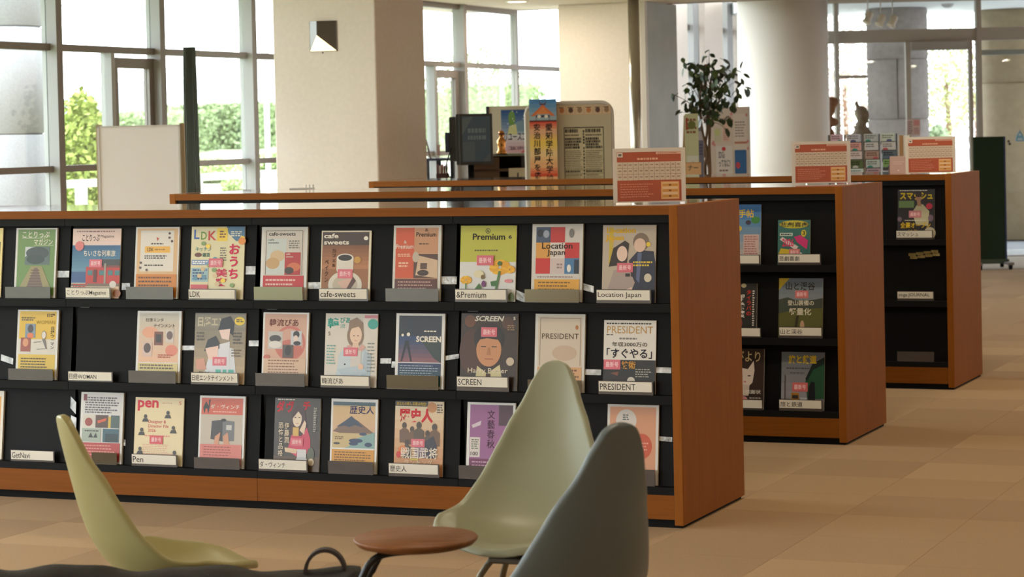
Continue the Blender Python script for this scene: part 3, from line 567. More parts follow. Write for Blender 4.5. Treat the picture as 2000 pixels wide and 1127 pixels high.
def a(p):
    p.R(0, 0, 1, 1, (52, 34, 26)).E(.2, .5, .22, .3, (72, 40, 26)).E(.16, .1, .1, .08, (106, 62, 34)).E(.82, .12, .1, .08, (84, 52, 34)).T('SCREEN', .24, .03, .76, .1, W_, .035, shear=.25, name='title_lettering')
    p.E(.5, .32, .27, .2, (30, 22, 20), 24).P((40, 30, 30), (.06, 1), (.2, .76), (.5, .68), (.8, .74), (.96, 1)).E(.5, .47, .22, .22, (196, 138, 96), 26).P((30, 22, 20), (.26, .44), (.3, .26), (.5, .22), (.72, .26), (.75, .44), (.66, .34), (.46, .32), (.34, .34)).P((206, 196, 150), (.26, .96), (.3, .68), (.48, .78), (.7, .66), (.76, .94), (.62, .96), (.5, .8), (.4, .98)).P((70, 34, 32), (.46, .78), (.54, .78), (.56, .98), (.44, .98)).R(.36, .425, .45, .437, (40, 28, 24)).R(.55, .425, .64, .437, (40, 28, 24)).R(.43, .585, .58, .595, (140, 76, 58)).P((176, 118, 80), (.49, .44), (.51, .44), (.54, .54), (.46, .54))
    p.T('Harry Potter', .14, .71, .84, .79, (226, 216, 200), .006).E(.88, .62, .07, .055, (196, 180, 160)).N(.82, .14, .96, .22, 3, (150, 120, 90), 3).T('5', .92, .04, .96, .08, W_, .02).new(.5, .24, .28)
mag(900, 1011, 613, 1, 0, 'dark brown magazine with a close-up portrait', (52, 34, 26), a)
holder(891, 993, 737, 758, 1, 0, 'label holder with white slip below the dark brown portrait magazine', 'SCREEN', tw=.48)
def a(p):
    p.R(.06, .03, .95, .97, (206, 192, 174)).R(.1, .05, .92, .055, (70, 60, 56)).R(.1, .05, .11, .66, (120, 110, 100)).R(.91, .05, .92, .66, (120, 110, 100)).T('PRESIDENT', .14, .25, .88, .32, (90, 76, 64), .006).E(.6, .5, .25, .1, (196, 172, 150)).E(.84, .17, .03, .03, (180, 120, 70)).R(.06, .68, .95, .97, (206, 160, 116)).N(.12, .7, .9, .82, 3, (120, 80, 50), 3)
mag(1045, 1142, 614, 1, 0, 'laminated beige card partly hidden by the pale green chair', GY, a, True)
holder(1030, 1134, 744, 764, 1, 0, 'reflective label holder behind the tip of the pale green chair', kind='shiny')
def a(p):
    p.R(0, 0, 1, .54, (222, 218, 212)).R(0, .54, 1, 1, (34, 34, 36)).N(.05, .03, .96, .06, 1, INK, 3, .6, .04).T('PRESIDENT', .06, .08, .94, .18, (190, 150, 90), .004, name='title_lettering').N(.05, .19, .2, .21, 1, INK, 5).N(.3, .23, .7, .27, 1, (130, 126, 124), 5, .6, .04).T('年収3000万の', .16, .295, .84, .36, INK, .012).T('「すぐやる」', .06, .38, .93, .52, (36, 32, 52), .02).T('技術', .35, .555, .62, .66, (206, 150, 70), .03).N(.62, .65, .92, .78, 4, (170, 166, 160), 7, .4).E(.54, .82, .075, .05, (206, 200, 190)).P((120, 70, 60), (.14, .72), (.3, .7), (.28, .76)).new(.17, .605, .32)
mag(1179, 1281, 626, 1, 0, 'black and white magazine with heavy vertical headline text', (222, 218, 212), a)
holder(1168, 1275, 746, 766, 1, 0, 'label holder with white slip below the black and white headline magazine', 'PRESIDENT', tw=.68)
# ---- near shelf, bottom row
mag(-92, 6, 763, 2, 0, 'white and orange card at the start of the bottom row', (222, 214, 200), lambda p: p.R(.8, .08, .95, .6, (222, 160, 70)), True)
holder(20, 105, 881, 899, 2, 0, 'label holder with white slip below the empty bottom row slot', 'GetNavi', tw=.44)
def a(p):
    p.R(.04, .02, .95, .36, (206, 204, 206)).N(.1, .06, .9, .3, 7, (90, 84, 96), 3, .6).R(.06, .03, .14, .12, (120, 30, 40)).R(.06, .32, .34, .5, (206, 200, 190)).E(.2, .42, .09, .06, (150, 60, 50)).R(.36, .32, .66, .5, (84, 58, 46)).P((206, 90, 50), (.4, .4), (.62, .36), (.6, .4), (.42, .44)).R(.66, .34, .72, .5, (206, 176, 60)).R(.72, .32, .92, .5, (70, 90, 90)).R(.05, .51, .5, .7, (156, 168, 158)).P((50, 50, 50), (.2, .64), (.26, .57), (.32, .64), (.38, .57), (.42, .64)).N(.12, .53, .46, .56, 1, INK, 4).R(.54, .51, .92, .7, (52, 90, 106)).R(.6, .58, .9, .7, (34, 52, 60)).R(.04, .71, .95, .97, (170, 48, 46)).N(.1, .73, .9, .9, 4, (216, 150, 130), 6, .35)
mag(157, 240, 767, 2, 0, 'shiny laminated card with a grid of six photos and a red base', GY, a, True)
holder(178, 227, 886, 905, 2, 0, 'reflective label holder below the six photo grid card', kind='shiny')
def a(p):
    p.R(0, 0, 1, 1, (222, 206, 166)).T('pen', .05, .04, .48, .2, (214, 66, 86), .03, name='title_lettering').T('5', .9, .05, .95, .1, (200, 110, 100)).N(.55, .07, .82, .09, 1, (200, 150, 120), 2).T('Designer &\nDirector File\n2026', .28, .33, .7, .51, (206, 100, 104), .006).N(.22, .55, .76, .58, 1, (214, 130, 120), 3).N(.18, .68, .8, .84, 6, (214, 130, 120), 5, .25)
    for u, v in ((.22, .28), (.68, .22), (.8, .44), (.15, .48), (.13, .76), (.84, .8)): p.E(u, v, .035, .03, (60, 54, 54), 10).P((54, 48, 50), (u-.07, v+.08), (u-.04, v+.03), (u+.04, v+.03), (u+.07, v+.08))
    p.new(.46, .62, .27, (206, 66, 74))
mag(263, 358, 777, 2, 0, 'cream magazine with tiny portraits around red text', (222, 206, 166), a)
holder(256, 345, 889, 908, 2, 0, 'label holder with white slip below the tiny portraits magazine', 'Pen', tw=.26)
def a(p):
    p.R(.04, .03, .95, .26, (204, 96, 74)).T('ダ・ヴィンチ', .24, .12, .88, .18, W_, .012).N(.3, .21, .84, .23, 1, (236, 200, 190), 3).P(INK, (.08, .16), (.14, .08), (.2, .14), (.2, .06), (.24, .05), (.22, .16), (.2, .24), (.18, .24), (.17, .18), (.13, .18), (.12, .24), (.1, .24)).R(.04, .26, .95, .67, (190, 180, 166)).P((66, 64, 70), (.28, .35), (.52, .33), (.52, .63), (.26, .6)).P((110, 112, 118), (.52, .33), (.78, .35), (.78, .62), (.52, .63)).R(.6, .4, .72, .47, (196, 196, 196)).E(.54, .335, .06, .02, (40, 36, 40))
    for k in range(4): p.P((206, 150, 120), (.36+.03*k, .56-.015*k), (.39+.03*k, .55-.015*k), (.44, .68), (.34, .68)); p.P((206, 150, 120), (.62-.03*k, .5+.015*k), (.64-.03*k, .51+.015*k), (.68, .68), (.56, .68))
    p.R(.04, .67, .95, .97, (206, 120, 110)).N(.12, .69, .86, .84, 4, (150, 70, 66), 6, .35)
mag(389, 478, 774, 2, 0, 'laminated card with hands holding up an open book', GY, a, True)
holder(378, 467, 896, 915, 2, 0, 'blank smoky label holder below the open book card')
def a(p):
    p.R(0, 0, 1, 1, (70, 64, 62)).R(0, .8, 1, 1, (92, 74, 60)).T('ダ', .03, .04, .22, .2, (206, 70, 84), .05, name='title_lettering').T('ヴ', .25, .04, .42, .2, (206, 70, 84), .04).T('チ', .62, .04, .78, .17, (206, 70, 84), .05).N(.06, .01, .55, .035, 1, W_, 2)
    p.P((196, 62, 92), (.3, .72), (.4, .46), (.56, .38), (.72, .4), (.8, .56), (.8, .74), (.5, .8)).P((70, 46, 54), (.34, .5), (.38, .2), (.5, .09), (.66, .14), (.72, .4), (.6, .52)).E(.5, .28, .1, .115, (222, 204, 184)).P((70, 46, 54), (.4, .28), (.42, .16), (.58, .13), (.62, .26), (.52, .18)).P((222, 196, 176), (.56, .44), (.66, .3), (.7, .34), (.66, .5)).R(.41, .4, .54, .52, (206, 170, 90)).R(.44, .26, .48, .27, (50, 40, 44)).R(.53, .26, .57, .27, (50, 40, 44)).R(.48, .345, .53, .352, (170, 80, 80)).P((216, 190, 160), (.24, .68), (.52, .7), (.5, .76), (.26, .74)).R(.52, .7, .72, .82, (206, 204, 210)).E(.62, .84, .12, .04, (190, 190, 196)).E(.82, .76, .08, .09, (90, 94, 80)).E(.83, .87, .07, .05, (206, 190, 164))
    p.T('伊藤潤', .23, .34, .34, .62, (226, 214, 196), .008, True).T('恐怖と品格', .1, .34, .21, .8, (226, 214, 196), .008, True).N(.86, .12, .93, .46, 14, (180, 176, 170), 4, .5, .04).new(.51, .6, .27)
mag(536, 625, 778, 2, 0, 'magazine with a painted woman in a pink sweater', (70, 64, 62), a)
holder(504, 600, 899, 920, 2, 0, 'label holder with white slip below the painted woman magazine', 'ダ・ヴィンチ', tw=.55)
def a(p):
    p.G(.04, .04, .95, .5, (206, 178, 130), (206, 170, 140), 6).R(.04, .04, .95, .09, (70, 96, 110)).T('歴史人', .4, .09, .92, .2, (46, 56, 110), .012).P((120, 96, 84), (.05, .44), (.3, .3), (.44, .24), (.6, .3), (.94, .46), (.5, .5)).P((60, 72, 96), (.12, .38), (.32, .29), (.44, .23), (.58, .3), (.7, .38), (.52, .35), (.4, .38), (.3, .36)).R(.04, .46, .95, .66, (196, 176, 130)).P((130, 166, 166), (.4, .64), (.6, .52), (.95, .44), (.95, .66), (.3, .66)).E(.55, .56, .15, .03, (50, 70, 106)).E(.5, .6, .1, .025, (50, 70, 106)).E(.82, .61, .08, .03, (50, 70, 106)).E(.7, .47, .08, .02, (50, 70, 106)).E(.14, .6, .07, .015, (70, 66, 60)).N(.1, .5, .3, .55, 2, (120, 100, 80), 3).R(.04, .68, .95, .97, (206, 148, 50)).N(.1, .7, .9, .84, 4, (110, 70, 20), 5, .4)
mag(646, 737, 780, 2, 0, 'laminated card with a blue mountain landscape over orange', GY, a, True)
holder(640, 728, 903, 923, 2, 0, 'blank smoky label holder below the mountain landscape card')
def a(p):
    p.G(0, 0, 1, 1, (222, 206, 176), (190, 130, 84), 8).R(0, 0, .68, .07, (60, 50, 40)).T('あなたの推し武将は何位?', .03, .012, .64, .06, (222, 190, 60), .01).E(.76, .08, .1, .07, (196, 136, 80)).N(.86, .03, .98, .16, 4, (90, 80, 70), 3).T('歴史人', .08, .1, .78, .29, (206, 48, 66), .04, name='title_lettering')
    for u, v, s in ((.2, .4, 1), (.36, .44, .9), (.5, .4, 1.1), (.82, .42, 1.1), (.68, .5, 1.0), (.26, .62, .9)): p.E(u, v-.07*s, .05*s, .045*s, (74, 62, 56), 10).P(random.Random(int(u*99)).choice([(90, 76, 66), (70, 62, 60), (110, 84, 64)]), (u-.09*s, v+.16*s), (u-.1*s, v), (u, v-.05*s), (u+.1*s, v), (u+.1*s, v+.16*s))
    p.E(.18, .66, .09, .06, (214, 120, 50)).P((50, 50, 66), (.62, .54), (.8, .46), (.88, .6), (.84, .76), (.66, .76)).P((120, 106, 130), (.42, .6), (.6, .5), (.66, .76), (.44, .76)).E(.1, .72, .05, .045, (196, 50, 46)).T('戦国武将', .14, .62, .9, .77, (232, 222, 208), .012).T('ランキング', .22, .785, .8, .85, (226, 208, 180), .008).R(.34, .77, .5, .79, (200, 190, 70)).new(.49, .56, .28)
mag(771, 866, 784, 2, 0, 'magazine with a band of armoured warriors', (222, 206, 176), a)
holder(758, 857, 907, 928, 2, 0, 'label holder with white slip below the armoured warriors magazine', '歴史人', tw=.36)
def a(p):
    p.R(.06, .03, .95, .97, (150, 94, 146)).R(.66, .03, .95, .3, (76, 46, 66)).T('文藝春秋', .42, .1, .58, .6, (70, 44, 66), .006, True).R(.07, .46, .28, .72, (214, 206, 206)).T('100', .09, .65, .24, .7, INK, .01).N(.1, .48, .26, .62, 5, (110, 120, 100), 3).P((206, 190, 206), (.1, .3), (.3, .24), (.28, .3), (.12, .34)).R(.06, .74, .95, .97, (110, 44, 86)).N(.12, .76, .9, .94, 4, (196, 150, 180), 6, .35)
mag(912, 1006, 787, 2, 0, 'laminated purple card partly behind the pale green chair', GY, a, True)
holder(895, 990, 912, 932, 2, 0, 'blank smoky label holder below the purple card')
def a(p):
    p.R(.05, .03, .95, .97, (208, 150, 116)).E(.37, .2, .2, .14, (206, 200, 194), 26).N(.3, .12, .42, .2, 3, (90, 100, 100), 3).E(.68, .52, .2, .16, (196, 84, 54), 26).N(.58, .46, .82, .58, 3, (230, 170, 150), 4, .4).R(.05, .82, .95, .97, (206, 156, 124))
mag(1186, 1286, 791, 2, 0, 'laminated peach card with a white and a red disc', GY, a, True)
holder(1176, 1278, 918, 940, 2, 0, 'blank smoky label holder below the peach disc card')
# straps
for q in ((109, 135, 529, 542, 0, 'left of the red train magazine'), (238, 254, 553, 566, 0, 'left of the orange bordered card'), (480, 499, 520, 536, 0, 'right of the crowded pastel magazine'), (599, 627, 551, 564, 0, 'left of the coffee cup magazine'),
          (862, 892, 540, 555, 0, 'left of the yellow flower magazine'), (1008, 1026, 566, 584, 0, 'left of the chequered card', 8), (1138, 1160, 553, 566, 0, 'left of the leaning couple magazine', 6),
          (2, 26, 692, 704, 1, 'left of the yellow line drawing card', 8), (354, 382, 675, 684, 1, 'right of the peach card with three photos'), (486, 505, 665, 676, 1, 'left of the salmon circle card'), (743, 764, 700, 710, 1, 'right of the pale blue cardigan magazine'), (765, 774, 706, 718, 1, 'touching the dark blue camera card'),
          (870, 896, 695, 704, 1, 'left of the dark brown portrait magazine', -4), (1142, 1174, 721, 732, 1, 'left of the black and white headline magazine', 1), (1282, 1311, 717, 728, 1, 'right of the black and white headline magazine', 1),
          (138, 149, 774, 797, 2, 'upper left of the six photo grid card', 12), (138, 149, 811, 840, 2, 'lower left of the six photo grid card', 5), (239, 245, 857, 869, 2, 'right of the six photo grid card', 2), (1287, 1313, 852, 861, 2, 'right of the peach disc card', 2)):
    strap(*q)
# ---- middle shelf
def a(p):
    p.G(0, 0, 1, 1, (40, 110, 176), (206, 190, 180), 8).T('手帖', .5, .08, .84, .22, (226, 190, 70), .02).E(.88, .26, .1, .06, (60, 130, 60)).E(.72, .3, .06, .04, (60, 50, 70)).E(.5, .4, .08, .05, (222, 190, 60)).E(.8, .76, .1, .05, (222, 180, 70)).R(.62, .5, .96, .85, (206, 180, 176)).N(.64, .52, .94, .84, 8, (170, 100, 100), 3, .4)
mag(1398, 1486, 400, 0, 1, 'magazine with a bright blue sky cover beside the near shelf end', (70, 120, 170), a)
holder(1394, 1484, 499, 513, 0, 1, 'plain white slip holder below the bright blue sky magazine', None)
def a(p):
    p.R(0, 0, 1, 1, (56, 110, 106)).E(.5, .1, .46, .09, (196, 184, 60)).T('悲劇喜劇', .06, .05, .94, .16, INK, .015, name='title_lettering').E(.8, .3, .08, .08, (206, 190, 60)).T('3', .77, .25, .84, .34, INK, .015).R(.06, .29, .46, .36, (190, 206, 200)).N(.1, .3, .44, .35, 1, INK, 3).P((222, 206, 206), (.06, .44), (.14, .38), (.64, .6), (.56, .68)).T('2026', .14, .42, .5, .6, (214, 60, 110), .03).P((206, 50, 120), (.5, .38), (.7, .34), (.94, .46), (.9, .66), (.6, .5)).P((206, 180, 50), (.02, .78), (.1, .64), (.34, .66), (.46, .84), (.3, .88)).P((206, 206, 206), (.6, .8), (.72, .72), (.84, .82), (.68, .94)).new(.52, .72, .34, (214, 120, 120))
mag(1519, 1582, 430, 0, 1, 'small teal magazine with scattered paper-cut shapes', (56, 110, 106), a)
holder(1519, 1603, 497, 514, 0, 1, 'label holder with white slip below the small teal magazine', '悲劇喜劇', tw=.5)
def a(p):
    p.R(0, 0, 1, 1, (48, 46, 46)).E(.7, .04, .06, .04, (200, 190, 150)).T('タイラバの', .76, .12, .88, .6, (206, 60, 50), .02, True).T('解像度', .6, .2, .73, .64, W_, .02, True).N(.9, .12, .95, .8, 16, W_, 3, .5, .05).E(.58, .74, .1, .12, (150, 80, 80))
mag(1392, 1478, 554, 1, 1, 'dark magazine with vertical red lettering', (48, 46, 46), a)
holder(1394, 1486, 641, 655, 1, 1, 'plain white slip holder below the vertical red lettering magazine', None)
def a(p):
    p.G(0, 0, 1, .36, (110, 124, 140), (130, 140, 150), 4).P((66, 74, 66), (0, .36), (.2, .32), (.5, .4), (1, .33), (1, .6), (0, .62)).P((96, 96, 50), (0, .6), (.4, .52), (1, .5), (1, 1), (0, 1)).P((196, 170, 50), (0, 0), (.24, 0), (0, .2)).T('山と渓谷', .16, .06, .82, .2, INK, .015, name='title_lettering').T('登山装備の', .2, .37, .8, .46, (226, 220, 200), .012).T('軽量化', .24, .5, .74, .62, (226, 220, 200), .012).P((60, 54, 40), (.4, .64), (.46, .62), (.42, .86), (.36, .86)).E(.54, .8, .05, .09, (196, 160, 130)).new(.52, .27, .3, (214, 120, 120))
mag(1521, 1607, 544, 1, 1, 'magazine with a mountain meadow and hiker', (110, 120, 120), a)
holder(1521, 1606, 640, 655, 1, 1, 'label holder with white slip below the mountain meadow magazine', '山と渓谷', tw=.54)
def a(p):
    p.R(0, 0, 1, 1, (58, 44, 40)).T('びより', .4, .04, .92, .22, (226, 206, 150), .012, name='title_lettering').P((222, 206, 194), (.3, .6), (.34, .36), (.44, .22), (.5, .32), (.66, .34), (.78, .2), (.8, .36), (.76, .56), (.66, .64)).R(.66, .44, .72, .46, (60, 50, 50)).R(.5, .45, .55, .47, (60, 50, 50)).E(.6, .55, .03, .015, (196, 140, 140)).P((206, 190, 180), (.5, .6), (.7, .6), (.68, .78), (.56, .78)).T('の感謝状', .5, .68, .94, .75, W_, .006).E(.58, .84, .08, .05, (214, 140, 140)).N(.7, .8, .95, .96, 5, W_, 3, .35)
mag(1400, 1492, 681, 2, 1, 'dark magazine with a white cat face', (58, 44, 40), a)
holder(1396, 1490, 781, 796, 2, 1, 'plain white slip holder below the white cat magazine', None)
def a(p):
    p.G(0, 0, 1, .8, (110, 116, 122), (150, 150, 160), 6).P((40, 84, 60), (.56, .5), (.7, .22), (1, .1), (1, 1), (.64, 1)).P((26, 40, 40), (.56, .46), (.72, .2), (1, .08), (1, .2), (.74, .3), (.6, .5)).T('旅と鉄道', .16, .05, .82, .2, (222, 190, 50), .03, name='title_lettering').N(.12, .26, .72, .3, 1, (70, 70, 80), 3).N(.2, .34, .6, .38, 1, (90, 90, 100), 5).R(0, .8, 1, 1, (120, 116, 120)).R(.24, .7, .42, .95, (176, 120, 40)).R(.26, .74, .4, .8, (50, 50, 50)).P((26, 28, 34), (.62, 1), (.64, .6), (.7, .5), (.78, .52), (.8, 1)).R(.44, .78, .6, .96, (190, 194, 200)).R(.08, .4, .1, .95, (80, 60, 60)).new(.44, .6, .36, (214, 110, 110))
mag(1526, 1610, 688, 2, 1, 'magazine with a railway platform and yellow lettering', (110, 116, 122), a)
holder(1521, 1606, 782, 798, 2, 1, 'label holder with white slip below the railway platform magazine', '旅と鉄道', tw=.54)
# ---- far shelf
def a(p):
    p.R(0, 0, 1, 1, (44, 42, 50)).N(.05, .01, .85, .04, 1, W_, 3).T('スマッシュ', .06, .06, .95, .21, (226, 196, 50), .04, name='title_lettering').R(.03, .23, .45, .37, (110, 140, 90)).E(.57, .18, .08, .07, (170, 130, 106)).E(.57, .12, .09, .04, (60, 44, 40)).P((196, 192, 160), (.4, .46), (.52, .32), (.68, .3), (.86, .44), (.84, .74), (.5, .7)).P((170, 130, 106), (.52, .2), (.6, .2), (.66, .34), (.54, .34)).E(.86, .34, .09, .06, (206, 50, 80)).E(.88, .88, .16, .12, (196, 186, 160)).E(.06, .6, .06, .05, (120, 100, 120)).E(.9, .58, .07, .07, (120, 100, 120)).N(.2, .61, .8, .64, 1, W_, 4).T('全豪オープン', .08, .66, .9, .78, (226, 190, 50), .02).T('総集', .28, .81, .58, .92, (226, 190, 50), .02).new(.48, .5, .34, (206, 130, 140))
mag(1753, 1825, 370, 0, 2, 'dark magazine with a tennis player and yellow lettering', (44, 42, 50), a)
holder(1750, 1822, 451, 464, 0, 2, 'label holder with white slip below the tennis magazine', 'スマッシュ', tw=.6)
holder(1752, 1824, 570, 582, 1, 2, 'label holder with white slip on the empty middle row of the far shelf', 'yoga JOURNAL', tw=.88)
holder(1752, 1824, 688, 702, 2, 2, 'dim blank label holder on the empty bottom row of the far shelf')
p0 = slope_pt(1779, 506, 1, 2, 0.03); p1 = slope_pt(1838, 500, 1, 2, 0.03)
t = thing('foil_tag', ((p0.x+p1.x)/2, p0.y-0.02, slope_pt(1808, 497, 1, 2, .03).z), 'small creased gold foil strip hanging on the far shelf', 'foil strip')
FOIL = MN('gold_foil', (206, 180, 110), (246, 226, 160), (1, 1, 1), 20, 0.25, 0.6, 0.5, metal=0.8)
w = p1.x-p0.x
for i in range(4):
    a0 = -w/2+w*i/4; dz = (i-1.5)*0.006
    for j in range(2): mobj('foil_cell', boxv(a0+0.001-(0.012 if j else 0), a0+w/4-0.001-(0.012 if j else 0), -0.003+0.012*j, 0.001+0.012*j, dz-0.016+0.017*j, dz+0.0+0.017*j), BOXF, FOIL, t)

# ---- information cards standing on the shelf tops
def sign(xl, xr, yt, yb, si, label, seed):
    z = SH; c = on_z((xl+xr)/2, yb, z); D = (c-CAM).dot(CF); w = (xr-xl)*D/FPX; h = (yb-yt)*D/FPX
    t = thing('information_card', (c.x, c.y, z), label, 'sign', 'laminated cards on the shelf tops', rz=-YAW)
    box('acrylic_plate', -w/2, w/2, 0.0, 0.003, 0.004, h, M((226, 218, 208), 0.2, spec=0.6, coat=0.6), t); box('foot', -w*0.25, w*0.25, -0.02, 0.05, 0.0, 0.004, ACRYLIC, t)
    p = Print(t, w, h, 0.0, 'card_print'); OR = (184, 94, 70)
    p.R(.06, .07, .94, .25, OR).R(.06, .25, .94, .58, (222, 206, 186)).R(.06, .58, .94, .96, OR).R(.065, .08, .14, .16, (236, 230, 222)).R(.08, .1, .125, .14, (120, 112, 106)).R(.6, .075, .94, .115, (232, 190, 170)).N(.62, .08, .92, .11, 1, (190, 100, 80), seed, .5, .02).N(.34, .17, .66, .22, 1, (240, 190, 160), seed+1, .7, .03)
    for k in range(1, 12): p.R(.06+.88*k/12-.002, .26, .06+.88*k/12+.002, .58, (150, 126, 110)); p.lay -= 1
    for k in range(1, 3): p.R(.06, .25+.33*k/3-.003, .94, .25+.33*k/3+.003, (150, 126, 110))
    for r in range(3):
        for k in range(12): p.R(.078+.88*k/12, .29+.11*r, .116+.88*k/12, .31+.11*r, (166, 144, 128)); p.lay -= 1
    p.lay += 2
    p.R(.66, .61, .91, .93, (236, 180, 120)).R(.68, .63, .89, .91, (240, 206, 164))
    for k in range(3): p.R(.68, .65+.1*k, .89, .7+.1*k, (222, 160, 84)).R(.765, .66+.1*k, .8, .69+.1*k, (150, 90, 40))
    p.N(.1, .63, .58, .9, 6, (226, 150, 120), seed+2, .35, .03); p.done()
sign(1198, 1340, 289, 397, 0, 'orange and white information card on the near shelf top', 11)
sign(1547, 1662, 276, 359, 1, 'orange and white information card on the middle shelf top', 21)
sign(1769, 1867, 267, 339, 2, 'orange and white information card on the far shelf top', 31)
c = on_z(1753, 339, SH)
t = thing('menu_card', (c.x, c.y+0.02, SH), 'small dusty pink stand-up card on the far shelf top', 'card', rz=-YAW)
D = (c-CAM).dot(CF); mobj('folded_sheet', boxv(-16*D/FPX, 16*D/FPX, 0, 0.003, 0, 34*D/FPX)+[(-16*D/FPX, 0.06, 0), (16*D/FPX, 0.06, 0), (16*D/FPX, 0.063, 0), (-16*D/FPX, 0.063, 0)], BOXF+[(4, 5, 9, 8), (7, 6, 10, 11)], M((196, 166, 156), 0.7), t)
p = Print(t, 32*D/FPX, 34*D/FPX, 0, 'card_print'); p.N(.2, .28, .9, .5, 2, (226, 200, 196), 3, .3).E(.5, .82, .05, .03, (240, 230, 226)); p.done()

c = on_z(590, 369, SH)
t = thing('card_base', (c.x, c.y, SH), 'small clear card base with prongs on the middle shelf top', 'card holder', rz=-YAW)
box('base_plate', -0.07, 0.07, -0.02, 0.02, 0.0, 0.006, M((214, 214, 214), 0.2, spec=0.6), t)
for x in (0.02, 0.04, 0.06): box('prong', x, x+0.006, -0.004, 0.004, 0.006, 0.024, M((206, 206, 206), 0.2, spec=0.6), t)

# ------------------------------------------------------------------ teardrop chairs
def interp(xs, vs, t):
    for i in range(len(xs)-1):
        if t <= xs[i+1]:
            k = (t-xs[i])/(xs[i+1]-xs[i]); a = vs[max(i-1, 0)]; b = vs[i]; c = vs[i+1]; d = vs[min(i+2, len(vs)-1)]
            if isinstance(b, (int, float)): return 0.5*(2*b+(c-a)*k+(2*a-5*b+4*c-d)*k*k+(3*b-a-3*c+d)*k**3)
    return vs[-1]
PROF = [(-0.225, 0.86), (-0.20, 0.74), (-0.168, 0.62), (-0.128, 0.52), (-0.065, 0.445), (0.02, 0.415), (0.12, 0.42), (0.21, 0.44), (0.265, 0.435)]
def drop_chair(tx, ty, D, fr, ff, rgb, label, sc=1.0):
    # the back tip stands at depth D in the view through (tx, ty); the chair faces fr right and ff away
    v = (HR*fr+HF*ff).normalized(); tip = at(tx, ty, D); b = tip+v*(0.225*sc); drop = 0.86-tip.z/sc+0.005
    t = thing('teardrop_chair', (b.x, b.y, 0), label, 'chair', 'teardrop chairs round the side table', rz=math.atan2(-v.x, v.y)); t.scale = (sc, sc, sc)
    NR, NC = 44, 17
    ss = [0]
    for a, b in zip(PROF, PROF[1:]): ss.append(ss[-1]+math.dist(a, b))
    ss = [s/ss[-1] for s in ss]
    WS = [0, .012, .035, .08, .2, .4, .58, .72, .84, .92, .97, 1.0]; WV = [.008, .028, .044, .066, .112, .174, .220, .240, .226, .182, .115, .03]
    V = []; Fc = []
    for i in range(NR):
        s = i/(NR-1); s = s*s*(3-2*s)*0.35+s*0.65
        y = interp(ss, [p[0] for p in PROF], s); z = interp(ss, [p[1] for p in PROF], s)
        e = 0.004; y2 = interp(ss, [p[0] for p in PROF], min(1, s+e)); z2 = interp(ss, [p[1] for p in PROF], min(1, s+e)); y1 = interp(ss, [p[0] for p in PROF], max(0, s-e)); z1 = interp(ss, [p[1] for p in PROF], max(0, s-e))
        d = Vector((0, y2-y1, z2-z1)).normalized(); n = Vector((0, -d.z, d.y))       # towards the sitter
        w = interp(WS, WV, s)
        for j in range(NC):
            v = j/(NC-1)*2-1; lift = 0.34*w*(abs(v)**2.2)*min(1, s*4+0.1)*(1.0 if s < .75 else max(0.35, 1-(s-.75)*3))
            V.append((v*w*(1-0.05*v*v), y+n.y*lift, z+n.z*lift-drop))
    for i in range(NR-1):
        for j in range(NC-1): Fc.append((i*NC+j, i*NC+j+1, (i+1)*NC+j+1, (i+1)*NC+j))
    o = mobj('shell', V, Fc, MN('chair_plastic_%d' % rgb[0], tuple(c-3 for c in rgb), tuple(c+3 for c in rgb), (1, 1, 1), 6, 0.42, 0.5, 0.04, bscale=300), t, smooth=True)
    md = o.modifiers.new('thickness', 'SOLIDIFY'); md.thickness = 0.02; md.offset = 0.0
    md = o.modifiers.new('rounding', 'SUBSURF'); md.levels = 1; md.render_levels = 1
    for sx in (-1, 1):
        for y0, y1 in ((-0.02, -0.22), (0.11, 0.24)):
            lg = tube('leg', smooth_path([(sx*0.05, y0, 0.405-drop), (sx*0.1, y0+(y1-y0)*0.25, 0.33-drop), (sx*0.21, y1, 0.004)], 5), 0.0085, M((120, 116, 104), 0.35, 0.9), t, 8)
            lathe('glide', [(0.012, 0), (0.012, 0.008), (0.008, 0.012)], BLACK, lg, 10, (sx*0.21, y1, 0))
    box('leg_bracket', -0.07, 0.07, -0.04, 0.13, 0.385-drop, 0.4-drop, M((100, 98, 90), 0.4, 0.8), t, 0.004)
    return t
drop_chair(1085, 700, 6.75, -0.34, -0.94, (144, 147, 124), 'pale green plastic teardrop chair facing the round table', 1.09)
drop_chair(1213, 820, 5.45, -0.60, 0.80, (84, 94, 96), 'grey-green plastic teardrop chair seen from behind', 1.25)
drop_chair(121, 806, 6.5, 0.88, 0.47, (154, 147, 98), 'pale yellow plastic teardrop chair beside the black bag', 1.1)

# ------------------------------------------------------------------ side table
TD = 6.02; tp = at(812, 1048, TD); TR = 122*TD/FPX
t = thing('side_table', (tp.x, tp.y, 0), 'small round walnut side table on bent black tube legs', 'table', rz=-YAW)
lathe('tabletop', [(TR*0.80, tp.z-0.024), (TR*0.93, tp.z-0.018), (TR*0.99, tp.z-0.008), (TR, tp.z-0.004), (TR-0.003, tp.z), (0.001, tp.z)], WALNUT, t, 64)
for k, (x, y) in enumerate(((-0.135, -0.075), (-0.115, 0.05))):
    z = tp.z-0.028
    tube('leg', smooth_path([(0.06, y*0.5, z), (-0.06, y*0.8, z-0.002), (x+0.028, y, z-0.018), (x+0.002, y, z-0.06), (x-0.014, y, z-0.12), (x-0.012, y, 0.06), (x+0.03, y, 0.012), (0.12, y*1.6, 0.012)], 7), 0.0095, M((26, 26, 28), 0.35, 0.3), t, 12)
tube('foot_rail', [(0.12, -0.125, 0.012), (0.135, 0.0, 0.012), (0.12, 0.085, 0.012)], 0.0095, M((26, 26, 28), 0.35, 0.3), t, 10)

